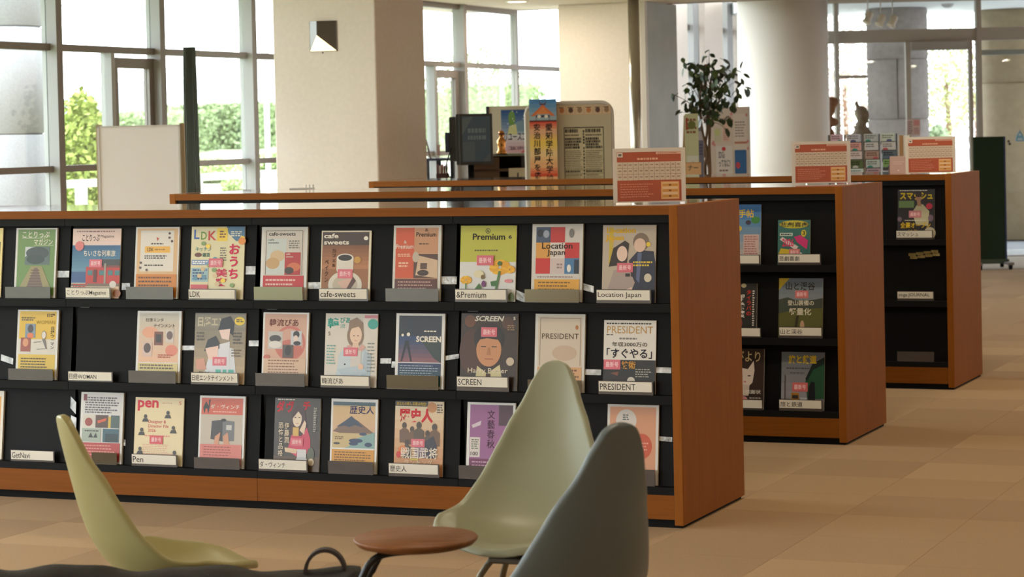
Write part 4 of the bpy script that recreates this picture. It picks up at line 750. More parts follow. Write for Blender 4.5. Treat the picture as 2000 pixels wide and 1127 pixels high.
# ------------------------------------------------------------------ long black bag in front of the yellow chair
BD = 6.16; b0 = at(-70, 1105, BD); b1 = at(704, 1110, BD); BL = (b1-b0).length
t = thing('black_bag', ((b0.x+b1.x)/2, (b0.y+b1.y)/2, 0), 'long soft black bag standing beside the round table', 'bag', rz=-YAW)
NX, NY = 60, 12; V = []; Fc = []; rb = random.Random(4)
prof = [(-0.09, 0.0), (-0.125, 0.05), (-0.13, 0.2), (-0.115, 0.36), (-0.07, 0.42), (0.0, 0.435), (0.07, 0.42), (0.115, 0.36), (0.13, 0.2), (0.125, 0.05), (0.09, 0.0)]
for i in range(NX+1):
    u = i/NX; x = -BL/2+BL*u; e = min(1, math.sin(math.pi*min(1, max(0, u)))*6+0.55)
    for j, (y, z) in enumerate(prof):
        lump = 0.008*math.sin(u*19+j*0.5)+0.004*math.sin(u*41+j*1.1)
        top = z*(at(-70+774*u, 1104+6*u+2*math.sin(u*17), BD).z/0.437)
        V.append((x, y*e+lump*0.7*(1 if 0 < z else 0), max(0, top+lump*(0.6 if z > .4 else 0))))
nP = len(prof)
for i in range(NX):
    for j in range(nP-1): Fc.append((i*nP+j, (i+1)*nP+j, (i+1)*nP+j+1, i*nP+j+1))
Fc.append(tuple(range(nP))); Fc.append(tuple(range(NX*nP, NX*nP+nP))[::-1])
mobj('bag_body', V, Fc, MN('black_nylon', (20, 20, 22), (34, 34, 38), (1, 1, 1), 14, 0.6, 0.4, 0.5, bscale=40), t, smooth=True)
h0 = (at(600, 1112, BD)-t.location).dot(HR); h1 = (at(672, 1112, BD)-t.location).dot(HR); hz = b1.z
arc = [(h0+(h1-h0)*(0.5-0.5*math.cos(math.pi*k/14)), -0.01, hz-0.02+0.068*math.sin(math.pi*k/14)**0.8) for k in range(15)]
V = []; Fc = []
for k, (x, y, z) in enumerate(arc):
    for dy in (-0.018, 0.018):
        for dr in (0, 0.009):
            a = math.pi*k/14; V.append((x-math.cos(a)*dr, y+dy, z+math.sin(a)*dr))
for k in range(14):
    b = k*4
    for q in ((0, 1, 5, 4), (1, 3, 7, 5), (3, 2, 6, 7), (2, 0, 4, 6)): Fc.append(tuple(b+i for i in q))
mobj('strap_handle', V, Fc, M((44, 34, 32), 0.7), t)

# ------------------------------------------------------------------ whiteboard and curtain by the windows
WD = 14.8; wl_, wr_ = floor_at(190, WD), floor_at(351, WD); ww = (wr_-wl_).length; wz = at(270, 245, WD).z
t = thing('whiteboard', wl_, 'mobile whiteboard standing in front of the glass door', 'whiteboard', rz=-YAW)
box('board', 0.01, ww-0.01, 0.0, 0.03, 0.55, wz-0.008, M((232, 232, 236), 0.35, spec=0.5), t)
for x in (0, ww-0.012): box('side_rail', x, x+0.012, -0.006, 0.036, 0.55, wz, ALU, t)
box('top_rail', 0, ww, -0.006, 0.036, wz-0.01, wz, ALU, t); box('bottom_rail', 0, ww, -0.006, 0.036, 0.54, 0.555, ALU, t)
for x in (-0.004, ww+0.004):
    box('stand_post', x-0.012, x+0.018, 0.04, 0.075, 0.05, wz+0.01, M((168, 154, 128), 0.5, 0.4), t); box('foot', x-0.015, x+0.02, -0.25, 0.3, 0.05, 0.08, ALU, t)
    for y in (-0.23, 0.28): lathe('caster', [(0.02, 0), (0.025, 0.01), (0.025, 0.04), (0.015, 0.05)], BLACK, t, 12, (x, y, 0))
CLOTH = MN('dark_string_cloth', (96, 100, 92), (150, 152, 142), (90, 1, 0.2), 3, 0.9, 0.1)
_nt = CLOTH.node_tree; _tr = _nt.nodes.new('ShaderNodeBsdfTranslucent'); _tr.inputs[0].default_value = (0.30, 0.32, 0.28, 1); _mx = _nt.nodes.new('ShaderNodeMixShader'); _mx.inputs[0].default_value = 0.22
_nt.links.new(_nt.nodes['Principled BSDF'].outputs[0], _mx.inputs[1]); _nt.links.new(_tr.outputs[0], _mx.inputs[2]); _nt.links.new(_mx.outputs[0], _nt.nodes['Material Output'].inputs[0])
CD = 17.0; t = thing('gathered_curtain', floor_at(372, CD), 'dark grey string curtain gathered beside the window', 'curtain', rz=-YAW)
cw = 32*CD/FPX; zt_ = at(365, 92, CD).z
V = []; Fc = []; NS = 44
for i in range(NS+1):
    u = i/NS; x = (-0.5+u)*cw; y = 0.02*math.sin(u*math.pi*2*9)
    for z, k in ((0.03, 1.12), (1.0, 1.0), (zt_-0.25, 0.86), (zt_, 0.78)): V.append((x*k+0.006, y, z))
for i in range(NS):
    for j in range(3): Fc.append((i*4+j, (i+1)*4+j, (i+1)*4+j+1, i*4+j+1))
mobj('gathered_cloth', V, Fc, CLOTH, t, smooth=False)
for k in range(9): x = (-0.42+0.1*k)*cw; tube('cord', [(x*0.78, 0.005*(k % 3), zt_-0.02), (x*0.5, 0, ZC)], 0.0022, M((150, 152, 150), 0.8), t, 5)
tube('curtain_rail', [(-0.5, 0, ZC-0.012), (0.5, 0, ZC-0.012)], 0.012, ALU, t, 8)

# ------------------------------------------------------------------ wall lamp on the first pillar
q = on_y(632, 71, pp1.y)
t = thing('wall_lamp', (q.x, pp1.y, q.z), 'angular dark metal wall lamp glowing downward on the cream pillar', 'lamp')
s2 = 0.115; d = 0.055; A = (-s2*0.26, -d, s2*0.06)
c4 = [(-s2, -0.004, -s2), (s2, -0.004, -s2), (s2, -0.004, s2), (-s2, -0.004, s2)]
DK = M((84, 74, 66), 0.4, 0.3); GR = M((150, 150, 150), 0.4, 0.3)
RT = (A[0], -d, s2)
mobj('facet', [c4[3], c4[0], A, RT], [(0, 1, 2, 3)], GR, t); mobj('facet', [c4[3], RT, c4[2]], [(0, 1, 2)], M((196, 176, 130), 0.4, 0.3), t); mobj('facet', [c4[1], c4[2], RT, A], [(0, 1, 2, 3)], DK, t)
mobj('diffuser', [c4[0], c4[1], A], [(0, 1, 2)], M((255, 232, 180), 0.5, emit=2.0), t)
box('back_plate', -s2, s2, -0.006, 0.0, -s2, s2, DK, t); tube('pull_knob', [(0, -0.02, -s2-0.004), (0, -0.02, -s2-0.014)], 0.006, DK, t, 8)

# ------------------------------------------------------------------ monitor, cabinet, posters behind the far shelf
MD = 18.0
def panel_frame(px, D, label, name, cat, rz=None): return thing(name, floor_at(px, D), label, cat, rz=-YAW if rz is None else rz)
t = panel_frame(930, MD, 'black portrait monitor on a floor stand', 'monitor', 'monitor', -YAW+0.62)
z0, z1 = at(930, 322, MD).z, at(930, 222, MD).z; w = 0.31
box('housing', -w/2, w/2, 0.0, 0.05, z0, z1, M((40, 42, 44), 0.4), t, 0.006); box('rear_case', -w/2+0.004, w/2-0.06, 0.05, 0.15, z0+0.03, z1-0.02, M((34, 36, 38), 0.5), t, 0.01)
box('side_unit', -w/2+0.0, -w/2+0.05, 0.15, 0.2, z0+0.1, z1-0.14, M((36, 42, 70), 0.5), t, 0.004)
p = Print(t, w-0.05, z1-z0-0.045, 0.0, 'screen_picture', z0=z0+0.025)
p.R(0, 0, 1, 1, (66, 90, 112)).P((92, 110, 122), (0, .05), (.4, 0), (.06, .35), (0, .4)).R(.02, .56, .44, .98, (84, 100, 116)).P((84, 100, 116), (.7, 1), (1, .8), (1, 1)).N(.2, .26, .88, .37, 1, (112, 134, 150), 3, .9, .1).N(.2, .42, .9, .52, 1, (112, 134, 150), 4, .9, .1); p.done()
tube('stand_pole', [(0, 0.08, 0.02), (0, 0.08, z0+0.1)], 0.025, BLACK, t, 12); box('stand_base', -0.25, 0.25, -0.15, 0.3, 0, 0.02, BLACK, t, 0.004)
tube('cable', smooth_path([(-w/2+0.02, 0.12, z0+0.16), (-w/2-0.06, 0.1, z0), (-w/2-0.03, 0.08, z0-0.1), (0, 0.09, z0-0.2)], 6), 0.005, BLACK, t, 6)
# cabinet
D_ = 18.7; t = panel_frame(960, D_, 'dark brown open cabinet beneath the monitor', 'cabinet', 'cabinet'); k = D_/FPX; zc = at(980, 305, D_).z; xl, xr = -40*k, 64*k
box('side_panel', xl, xl+0.02, 0, 0.4, 0, zc, M((96, 74, 56), 0.5), t); box('side_panel', xr-0.03, xr, 0, 0.4, 0, zc, M((44, 40, 44), 0.4), t); box('back', xl, xr, 0.38, 0.4, 0, zc, M((70, 52, 40), 0.6), t)
box('top', xl, xr, -0.01, 0.41, zc, zc+0.02, M((130, 136, 130), 0.3), t); box('shelf_board', xl+0.02, xr-0.03, 0.0, 0.38, zc-0.12, zc-0.1, M((92, 72, 56), 0.5), t)
box('door', xl+0.02, 14*k, 0.0, 0.02, 0.05, zc-0.01, M((92, 70, 54), 0.5), t)
t2 = thing('calligraphy_card', t.location+HR*(38*k)+Vector((0, 0, zc-0.1))-HF*0.0, 'cream card with a black brush stroke on the cabinet shelf', 'card', rz=-YAW)
t2.location = floor_at(1008, D_-0.06); box('card_sheet', -16*k, 16*k, 0, 0.004, 0.55, at(1008, 328, D_).z, M((206, 196, 170), 0.7), t2); box('card_stand', -16*k, 16*k, 0.004, 0.03, 0, 0.55, M((120, 100, 80), 0.6), t2)
p = Print(t2, 32*k, at(1008, 328, D_).z-0.9, 0, 'brush_print', z0=0.9); p.P((30, 28, 28), (.2, .5), (.45, .2), (.85, .3), (.9, .36), (.5, .3), (.3, .55)).P((30, 28, 28), (.52, .1), (.6, .1), (.5, .8), (.42, .8)); p.done()
# left low table by the pillar, with a framed board leaning
D_ = 18.9; k = D_/FPX; t = panel_frame(855, D_, 'low dark table by the window with papers', 'display_table', 'table'); zc = at(855, 309, D_).z
box('table_top', -28*k, 26*k, -0.02, 0.4, zc-0.02, zc, M((60, 66, 96), 0.4), t)
for x in (-27*k, -4*k, 23*k):
    for y in (0.0, 0.36): box('leg', x, x+0.025, y, y+0.025, 0, zc-0.02, M((40, 40, 52), 0.5), t)
t3 = thing('leaning_board', floor_at(834, D_+0.1)+Vector((0, 0, zc)), 'thin brown framed board leaning on the low table', 'board', rz=-YAW)
mobj('board', [(-4*k, 0, 37*k), (-2*k, 0, 37*k), (7*k, 0, 0.0), (4*k, 0, 0.0), (-4*k, 0.12, 37*k), (-2*k, 0.12, 37*k), (7*k, 0.12, 0.0), (4*k, 0.12, 0.0)], BOXF, M((120, 96, 80), 0.6), t3)
t3 = thing('leaflet_stand', floor_at(856, D_+0.15)+Vector((0, 0, zc)), 'small clear leaflet stand with a pale leaflet on the low table', 'leaflet stand', rz=-YAW)
box('leaflet', -4*k, 3*k, 0, 0.004, 0.02, 26*k, M((206, 176, 176), 0.6), t3); box('base', -6*k, 8*k, -0.02, 0.06, 0, 0.01, ACRYLIC, t3)
t3 = thing('brochure_bundle', floor_at(862, D_-0.25), 'dark red stack of leaflets in a crate beneath the low table', 'leaflets', rz=-YAW)
box('crate', -12*k, 12*k, 0, 0.2, 0, zc-0.12, M((70, 44, 46), 0.6), t3); 
for i in range(5): box('leaflet', (-11+4.4*i)*k, (-8+4.4*i)*k, 0.02, 0.18, zc-0.12, zc-0.05-0.01*(i % 2), M(((120, 60, 60), (206, 196, 190), (150, 90, 80))[i % 3], 0.6), t3)
# golden figurine
D_ = 18.6; t3 = thing('gold_figurine', floor_at(979, D_)+Vector((0, 0, at(980, 303, D_).z)), 'shiny gold figurine in a glass case on the cabinet', 'figurine', rz=-YAW); k = D_/FPX
lathe('figure', [(9*k, 0.0), (10*k, 6*k), (7*k, 10*k), (8*k, 20*k), (9*k, 28*k), (5*k, 33*k), (4*k, 36*k), (6*k, 40*k), (5*k, 46*k), (1*k, 49*k)], M((214, 150, 84), 0.18, 1.0), t3, 20); lathe('cap', [(6*k, 40*k), (7*k, 42*k), (3*k, 46*k)], M((120, 60, 40), 0.4), t3, 16); box('plinth', -12*k, 12*k, -0.05, 0.05, -0.001, 0.008, M((60, 70, 60), 0.4), t3)
# reuse corner poster board
D_ = 19.8; k = D_/FPX; t = panel_frame(1000, D_, 'beige notice board with a blue and pink poster behind the monitor', 'notice_board', 'notice board'); za, zb = at(1000, 345, D_).z-0.6, at(1000, 207, D_).z
box('board', -48*k, 60*k, 0, 0.03, za, zb, M((198, 190, 168), 0.7), t)
box('cap', -50*k, -44*k, -0.005, 0.035, zb-0.08, zb-0.0, M((50, 46, 60), 0.5), t)
for x in (-46*k, 56*k): box('leg', x, x+0.03, 0.0, 0.03, 0, za, ALU, t)
zp0, zp1 = at(1010, 322, D_).z, at(1010, 214, D_).z; p = Print(t, 96*k, zp1-zp0, 0, 'poster_print', x0=-21*k, z0=zp0)
p.G(0, 0, 1, .45, (40, 80, 140), (150, 170, 190), 8).E(.22, .16, .07, .14, (110, 150, 80)).E(.45, .3, .2, .1, (120, 150, 170)).P((206, 206, 150), (.16, .3), (.3, .26), (.34, .5), (.12, .5)).G(0, .45, 1, 1, (206, 206, 212), (206, 130, 140), 8).E(.6, .85, .25, .14, (206, 110, 110)).P((196, 206, 206), (0, .7), (.12, .9), (0, 1))
for i in range(14): q = random.Random(i); p.E(q.random(), q.random()*.3, .008, .015, (226, 230, 240), 6)
p.T('リユースコーナー', .06, .42, .78, .56, (70, 60, 80), .012).T('ご自由にお持ち帰りください', .14, .66, .72, .73, (80, 60, 80), .008); p.done()
# rounded partition with ranking sheet and vertical banner
D_ = 17.4; k = D_/FPX; t = panel_frame(1112, D_, 'beige rounded display panel with a printed ranking sheet', 'exhibition_board', 'display board'); zb = at(1112, 204, D_).z; za = 0.25
hw = 82*k; r = 22*k; pts = [(-hw, za), (hw, za)]+[(hw-r+r*math.cos(a), zb-r+r*math.sin(a)) for a in [i*math.pi/16 for i in range(9)]]+[(-hw+r*math.cos(a), zb-r+r*math.sin(a)) for a in [math.pi/2+i*math.pi/16 for i in range(9)]]
pts = pts[:11]+[(x+r, z) for x, z in pts[11:]]
n = len(pts); V = [(x, 0, z) for x, z in pts]+[(x, 0.035, z) for x, z in pts]
mobj('panel', V, [tuple(range(n)), tuple(range(2*n-1, n-1, -1))]+[(i, i+n, (i+1) % n+n, (i+1) % n) for i in range(n)], [M((188, 176, 150), 0.8)], t)
pts2 = [(x*1.03, z+(0.012 if z > za+0.01 else 0)) for x, z in pts]; tube('edge_trim', [(x, 0.017, z) for x, z in pts2[1:]]+[(pts2[0][0], 0.017, pts2[0][1])], 0.014, M((206, 198, 190), 0.5), t, 8)
for x in (-hw+0.05, hw-0.08): box('leg', x, x+0.03, 0.0, 0.035, 0, za, ALU, t); box('foot', x, x+0.03, -0.2, 0.24, 0.0, 0.03, ALU, t)
p = Print(t, 106*k, 18*k, 0, 'strip_print', x0=-24*k, z0=at(1140, 224, D_).z)
p.R(0, 0, 1, 1, (196, 164, 130))
for i in range(6): p.R(.02+.165*i, .05, .17+.165*i, .95, (206, 178, 146)); p.E(.095+.165*i, .5, .045, .3, ((190, 120, 70), (90, 60, 50), (150, 120, 90))[i % 3], 10).N(.04+.165*i, .1, .15+.165*i, .3, 1, INK, i, .5, .02)
p.done()
zs0 = at(1140, 360, D_).z; zs1 = at(1140, 248, D_).z; sw = 78*k
p = Print(t, sw, zs1-zs0, 0, 'ranking_sheet', x0=at(1102, 300, D_).dot(HR)-t.location.dot(HR), z0=zs0)
p.R(0, 0, 1, 1, (60, 54, 46)).R(.02, .02, .98, .98, (196, 184, 150))
for v0, v1, rows, c, f in ((.03, .1, 1, (52, 46, 40), .9), (.11, .17, 1, (90, 80, 66), .5), (.18, .38, 4, (44, 40, 36), .85), (.4, .56, 5, (110, 100, 84), .5), (.58, .74, 5, (120, 108, 90), .45), (.75, .8, 1, (50, 46, 40), .7), (.82, .97, 4, (110, 98, 80), .5)):
    p.N(.03, v0, .46, v1, rows, c, rows+int(v0*50), f, .035); p.N(.54, v0, .97, v1, rows, c, rows+7+int(v0*50), f, .035)
p.R(.47, .02, .53, .98, (206, 194, 160)).N(.475, .05, .525, .3, 5, (40, 36, 32), 12, .8, .05).N(.48, .34, .52, .9, 10, (60, 54, 46), 5, .7, .05)
for v in (.57, .745, .81): p.R(.02, v, .98, v+.006, (60, 54, 46))
p.done()
t = thing('hanging_banner', floor_at(1061, D_-0.06), 'sunset coloured vertical banner with brush lettering and an orange gable roof', 'banner', rz=-YAW)
zb = at(1061, 194, D_).z; za = at(1061, 366, D_).z; w = 53*k; hgt = zb-za
box('banner_sheet', -w/2, w/2, 0.0, 0.006, za, zb, M((226, 190, 150), 0.7), t); box('hanging_strip', -w/4, w/4, 0.006, 0.055, zb-0.25, zb-0.2, ALU, t); box('support_pole', -0.012, 0.012, 0.006, 0.03, 0, zb-0.2, ALU, t)
p = Print(t, w, hgt, 0.0, 'banner_print', z0=za)
p.G(0, 0, 1, .24, (70, 130, 186), (150, 170, 180), 5)
g = [(206, 70, 50), (222, 170, 130), (232, 196, 90), (230, 196, 140), (226, 170, 120), (206, 80, 50), (226, 190, 160)]
for i in range(6): p.G(0, .24+.76*i/6, 1, .24+.76*(i+1)/6, g[i], g[i+1], 4)
p.P((206, 110, 60), (.05, .19), (.5, .06), (.95, .19), (.8, .19), (.5, .1), (.2, .19)).P((214, 130, 70), (.24, .17), (.5, .085), (.76, .17)).P((90, 44, 40), (.36, .01), (.42, .05), (.58, .05), (.64, .01), (.6, .065), (.4, .065)).R(.24, .18, .74, .205, (60, 50, 60)).E(.36, .195, .07, .018, (226, 220, 206)).E(.62, .195, .07, .018, (226, 220, 206)).R(.24, .2, .26, .245, (90, 60, 50)).R(.72, .2, .74, .245, (90, 60, 50)).R(0, .238, 1, .256, (90, 40, 36))
p.T('愛知学院大学は', .58, .275, .84, .93, (36, 30, 30), .02, True).T('安治川部屋を応援', .14, .275, .4, .995, (36, 30, 30), .02, True); p.done()

# ------------------------------------------------------------------ right-hand displays
D_ = 20.5; k = D_/FPX; t = panel_frame(1425, D_, 'white poster board with pink blossom and blue notices behind the tree', 'notice_board', 'notice board'); za, zb = 0.4, at(1425, 209, D_).z
box('board', -40*k, 38*k, 0, 0.025, za, zb, M((216, 208, 204), 0.6), t); box('frame_edge', 37*k, 40*k, -0.005, 0.03, za, zb, ALU, t)
for x in (-38*k, 34*k): box('leg', x, x+0.03, 0, 0.025, 0, za, ALU, t)
zp0 = at(1425, 345, D_).z; p = Print(t, 76*k, zb-zp0, 0, 'poster_print', x0=-38*k, z0=zp0)
p.R(.6, .1, .94, .62, (224, 218, 216)).R(.62, .5, .94, .53, (190, 130, 110)).N(.64, .2, .92, .44, 6, (120, 110, 120), 3, .35).R(.32, .14, .5, .5, (222, 196, 190)).N(.34, .3, .48, .48, 6, (190, 130, 130), 4, .4).R(.1, .3, .28, .5, (206, 206, 190)).E(.18, .36, .07, .05, (200, 210, 150))
for u, v in ((.55, .1), (.52, .16), (.57, .2), (.94, .12), (.96, .5), (.97, .6), (.08, .5), (.1, .54), (.06, .52)): p.E(u, v, .03, .025, (206, 140, 150), 8)
p.R(.14, .56, .56, .96, (226, 224, 226)).T('SDGs\nってなに?', .2, .64, .5, .86, (60, 60, 100), .02).R(.62, .62, .92, .96, (52, 110, 176)).E(.7, .84, .06, .05, (206, 80, 90), 8).E(.34, .6, .05, .03, (206, 60, 80)).N(.22, .89, .48, .93, 1, (120, 80, 100), 5); p.done()
D_ = 19.2; k = D_/FPX; t = panel_frame(1351, D_, 'pale green poster panel left of the tree', 'poster_panel', 'poster panel'); zb = at(1351, 222, D_).z
box('sheet', -13*k, 13*k, 0, 0.01, 0.5, zb, M((206, 214, 180), 0.7), t); box('leg', -0.02, 0.02, 0.01, 0.03, 0, 0.6, ALU, t)
p = Print(t, 26*k, 40*k, 0, 'poster_print', x0=-13*k, z0=zb-44*k); p.N(.1, .1, .9, .9, 4, (140, 90, 60), 3, .6, .2).E(.5, .45, .3, .2, (110, 120, 60)).R(.05, .1, .2, .7, (170, 70, 50)); p.done()
t = panel_frame(1330, 19.6, 'tan wooden easel panel with a sloping edge', 'easel_panel', 'easel'); k = 19.6/FPX
mobj('slanted_board', [(-14*k, 0, 0), (10*k, 0, 0), (10*k, 0, at(1330, 226, 19.6).z), (6*k, 0, at(1330, 226, 19.6).z), (-14*k, 0.02, 0), (10*k, 0.02, 0), (10*k, 0.02, at(1330, 226, 19.6).z), (6*k, 0.02, at(1330, 226, 19.6).z)], [(0, 1, 2, 3), (7, 6, 5, 4), (0, 4, 5, 1), (1, 5, 6, 2), (2, 6, 7, 3), (3, 7, 4, 0)], M((176, 150, 110), 0.6), t)
t = panel_frame(1366, 19.9, 'dark blue notice panel behind the tree trunks', 'poster_panel', 'poster panel'); k = 19.9/FPX
box('sheet', -6*k, 8*k, 0, 0.01, 0.6, at(1366, 248, 19.9).z, M((110, 112, 140), 0.6), t); box('leg', -0.02, 0.02, 0.01, 0.03, 0, 0.7, ALU, t); p = Print(t, 14*k, 60*k, 0, 'poster_print', x0=-6*k, z0=at(1366, 310, 19.9).z); p.R(.1, .1, .9, .4, (190, 186, 200)).N(.1, .5, .9, .9, 4, (70, 70, 110), 3); p.done()
D_ = 18.4; k = D_/FPX; zb = at(1354, 317, D_).z; t = panel_frame(1354, D_, 'peach sign board with black lettering in front of the tree', 'sign_board', 'sign')
box('sheet', -18*k, 14*k, 0, 0.012, 0.7, zb, M((226, 186, 140), 0.7), t); box('leg', -0.02, 0.02, 0.012, 0.03, 0, 0.75, WALNUT, t)
p = Print(t, 32*k, 40*k, 0, 'sign_print', x0=-18*k, z0=zb-40*k); p.R(0, 0, 1, .03, (206, 130, 60)).T('コーナー', -.9, .12, .84, .42, (50, 40, 36), .015); TEXTS.pop(); p.T('ナー', .2, .14, .82, .4, (50, 40, 36), .012); p.done()
t = thing('price_card', floor_at(1352, D_+0.02)+Vector((0, 0, zb)), 'small white card clipped on top of the peach sign', 'card', rz=-YAW); box('card_sheet', -11*k, 11*k, 0, 0.004, 0, 13*k, M((214, 222, 214), 0.6), t); box('clip', -2*k, 2*k, -0.004, 0.01, -0.004, 3*k, ALU, t)

# ------------------------------------------------------------------ potted tree
D_ = 19.5; k = D_/FPX; base = floor_at(1386, D_)
t = thing('potted_tree', base, 'potted indoor tree with braided trunks and glossy dark leaves', 'potted plant', rz=-YAW)
BARK = MN('bark', (92, 70, 54), (124, 98, 78), (1, 1, 0.3), 30, 0.8, 0.2, 0.3); LEAF = MN('dark_leaf', (30, 44, 30), (62, 84, 48), (1, 1, 1), 6, 0.35, 0.5); LEAF2 = MN('mid_leaf', (60, 84, 46), (96, 118, 64), (1, 1, 1), 6, 0.4, 0.5)
lathe('pot', [(0.13, 0.0), (0.17, 0.3), (0.18, 0.33), (0.165, 0.33), (0.15, 0.29)], M((196, 186, 170), 0.5), t, 24); lathe('soil', [(0.15, 0.28), (0.001, 0.285)], M((60, 46, 36), 0.95), t, 20)
zz = lambda y: at(1386, y, D_).z
lx = lambda px: (px-1386)*k
for pts in ([(0.02, 0, 0.28), (lx(1376), 0.02, zz(345)), (lx(1380), -0.02, zz(300)), (lx(1372), 0.02, zz(255)), (lx(1368), 0, zz(205)), (lx(1374), 0.02, zz(150))], [(-0.03, 0, 0.28), (lx(1384), -0.02, zz(345)), (lx(1376), 0.02, zz(300)), (lx(1382), 0, zz(250)), (lx(1384), 0.02, zz(200)), (lx(1394), 0.0, zz(140))], [(0.0, 0.03, 0.28), (lx(1385), 0.0, zz(345)), (lx(1384), -0.02, zz(290)), (lx(1386), 0, zz(240)), (lx(1380), 0, zz(190)), (lx(1382), 0, zz(125))]):
    tube('trunk', smooth_path(pts, 6), 0.016, BARK, t, 8, taper=0.008)
bl = bpy.data.meshes.new('leaf'); L_ = 0.068
lv = []; 
for i in range(5): u = i/4; wv = 0.021*math.sin(math.pi*min(1, u*0.94+0.06))**0.8; zc_ = -0.014*u*u; lv += [(-wv, u*L_, zc_+0.004), (0, u*L_, zc_), (wv, u*L_, zc_+0.004)]
lf = [q for i in range(4) for q in ((i*3, i*3+1, i*3+4, i*3+3), (i*3+1, i*3+2, i*3+5, i*3+4))]
bl.from_pydata(lv, [], lf); bl.materials.append(LEAF); bl.polygons.foreach_set('use_smooth', [True]*len(lf)); bl2 = bl.copy(); bl2.materials.clear(); bl2.materials.append(LEAF2)
rl = random.Random(8); tips = []
clusters = [(1376, 138, 18), (1396, 130, 22), (1418, 135, 20), (1432, 145, 16), (1440, 160, 10), (1430, 168, 12), (1366, 152, 18), (1384, 155, 26), (1404, 155, 24), (1352, 168, 10), (1378, 175, 26), (1398, 178, 22), (1350, 185, 12), (1366, 195, 22), (1388, 200, 22), (1406, 195, 16), (1346, 205, 8), (1390, 222, 18), (1402, 230, 16), (1374, 215, 14), (1360, 225, 8), (1410, 210, 10), (1384, 116, 10), (1364, 122, 8), (1340, 130, 5), (1388, 98, 2), (1315, 181, 1), (1416, 252, 3), (1436, 200, 2), (1336, 218, 2)]
nl = 0
for cx, cy, n in clusters:
    c = Vector((lx(cx), rl.uniform(-0.12, 0.12), zz(cy))); src = Vector((lx(1378+rl.uniform(-6, 14)), 0, zz(min(240, cy+45))))
    tube('twig', smooth_path([src, (src+c)/2+Vector((0, rl.uniform(-.03, .03), 0.02)), c], 4), 0.004, BARK, t, 5, taper=0.0015)
    for i in range(max(1, int(n*0.72))):
        o = bpy.data.objects.new('leaf', bl if rl.random() < 0.7 else bl2); link(o, t); nl += 1
        s = 0 if n < 4 else 1
        o.location = c+Vector((rl.gauss(0, 0.056)*s, rl.gauss(0, 0.07), rl.gauss(0, 0.046)*s)); o.rotation_euler = (rl.uniform(-1.5, -0.1), rl.uniform(-0.6, 0.6), rl.uniform(0, 6.28)); sc = rl.uniform(0.8, 1.25); o.scale = (sc, sc, sc)

# ------------------------------------------------------------------ brochure rack
D_ = 17.0; k = D_/FPX; t = panel_frame(1690, D_, 'black wire brochure rack filled with leaflets', 'brochure_rack', 'rack'); zb = at(1690, 262, D_).z
xs = [-71, -40, -6, 27, 61]
RK = M((44, 46, 60), 0.4, 0.4)
for x in xs: box('upright', (x-1.6)*k, (x+1.6)*k, 0.0, 0.02, 0, zb, RK, t); box('upright_edge', (x-0.6)*k, (x+0.6)*k, -0.015, 0.0, 0.6, zb, CHROME, t)
box('base', xs[0]*k, xs[-1]*k, -0.2, 0.25, 0, 0.03, RK, t)
cols = [[(222, 196, 214), (206, 130, 130), (214, 206, 210), (96, 120, 80), (206, 222, 226)], [(206, 212, 226), (222, 170, 166), (222, 210, 210), (90, 110, 70), (206, 226, 230)], [(196, 206, 212), (206, 208, 212), (176, 150, 140), (190, 206, 206), (180, 160, 176)], [(206, 222, 216), (206, 208, 210), (90, 110, 126), (130, 170, 110), None]]
lab = ['pink', 'blue lettered', 'silver', 'green cornered']; row_l = 'topmost second third fourth lowest'.split()
for c in range(4):
    for r in range(5):
        zz0 = zb-(r+1)*0.062-0.004; y = 0.012-0.028*r
        box('pocket', (xs[c]+2)*k, (xs[c+1]-2)*k, y-0.022, y-0.018, zz0-0.012, zz0+0.012, M((70, 72, 78), 0.3), t)
        if cols[c][r] is None: continue
        b = mobj('leaflet', boxv((xs[c]+3)*k, (xs[c+1]-3.5)*k, -0.004, 0.0, 0, 0.074), BOXF, M(cols[c][r], 0.4, spec=0.5), None, t.location+HF*(y-0.008)+Vector((0, 0, zz0-0.006)), (0, 0, -YAW))
        tag(b, '%s leaflet in the %s column of the brochure rack, %s pocket' % (('pale', 'printed', 'glossy', 'folded', 'small')[r], lab[c], row_l[r]), 'leaflet', 'leaflets in the brochure rack')
        p = Print(b, (xs[c+1]-xs[c]-6.5)*k, 0.074, -0.004, 'leaflet_print', x0=(xs[c]+3)*k); rr = random.Random(c*9+r)
        p.N(.1, .1, .9, .5, 2, tuple(max(20, v-90) for v in cols[c][r]), c*7+r, .6, .12); p.E(rr.uniform(.2, .8), .7, .2, .16, rr.choice([(60, 120, 80), (190, 90, 100), (90, 100, 150), (60, 150, 140), (206, 206, 210)])); p.done()
t = panel_frame(1766, 17.3, 'narrow wooden post panel beside the brochure rack', 'side_panel_stand', 'panel'); k = 17.3/FPX
box('wood_strip', -10*k, -2*k, 0, 0.03, 0, at(1762, 264, 17.3).z, MN('light_oak', (176, 140, 100), (190, 152, 112), (1, 1, .2), 10, 0.5), t); box('white_sheet', -2*k, 10*k, -0.005, 0.012, 0.02, at(1770, 264, 17.3).z, WHITE, t)

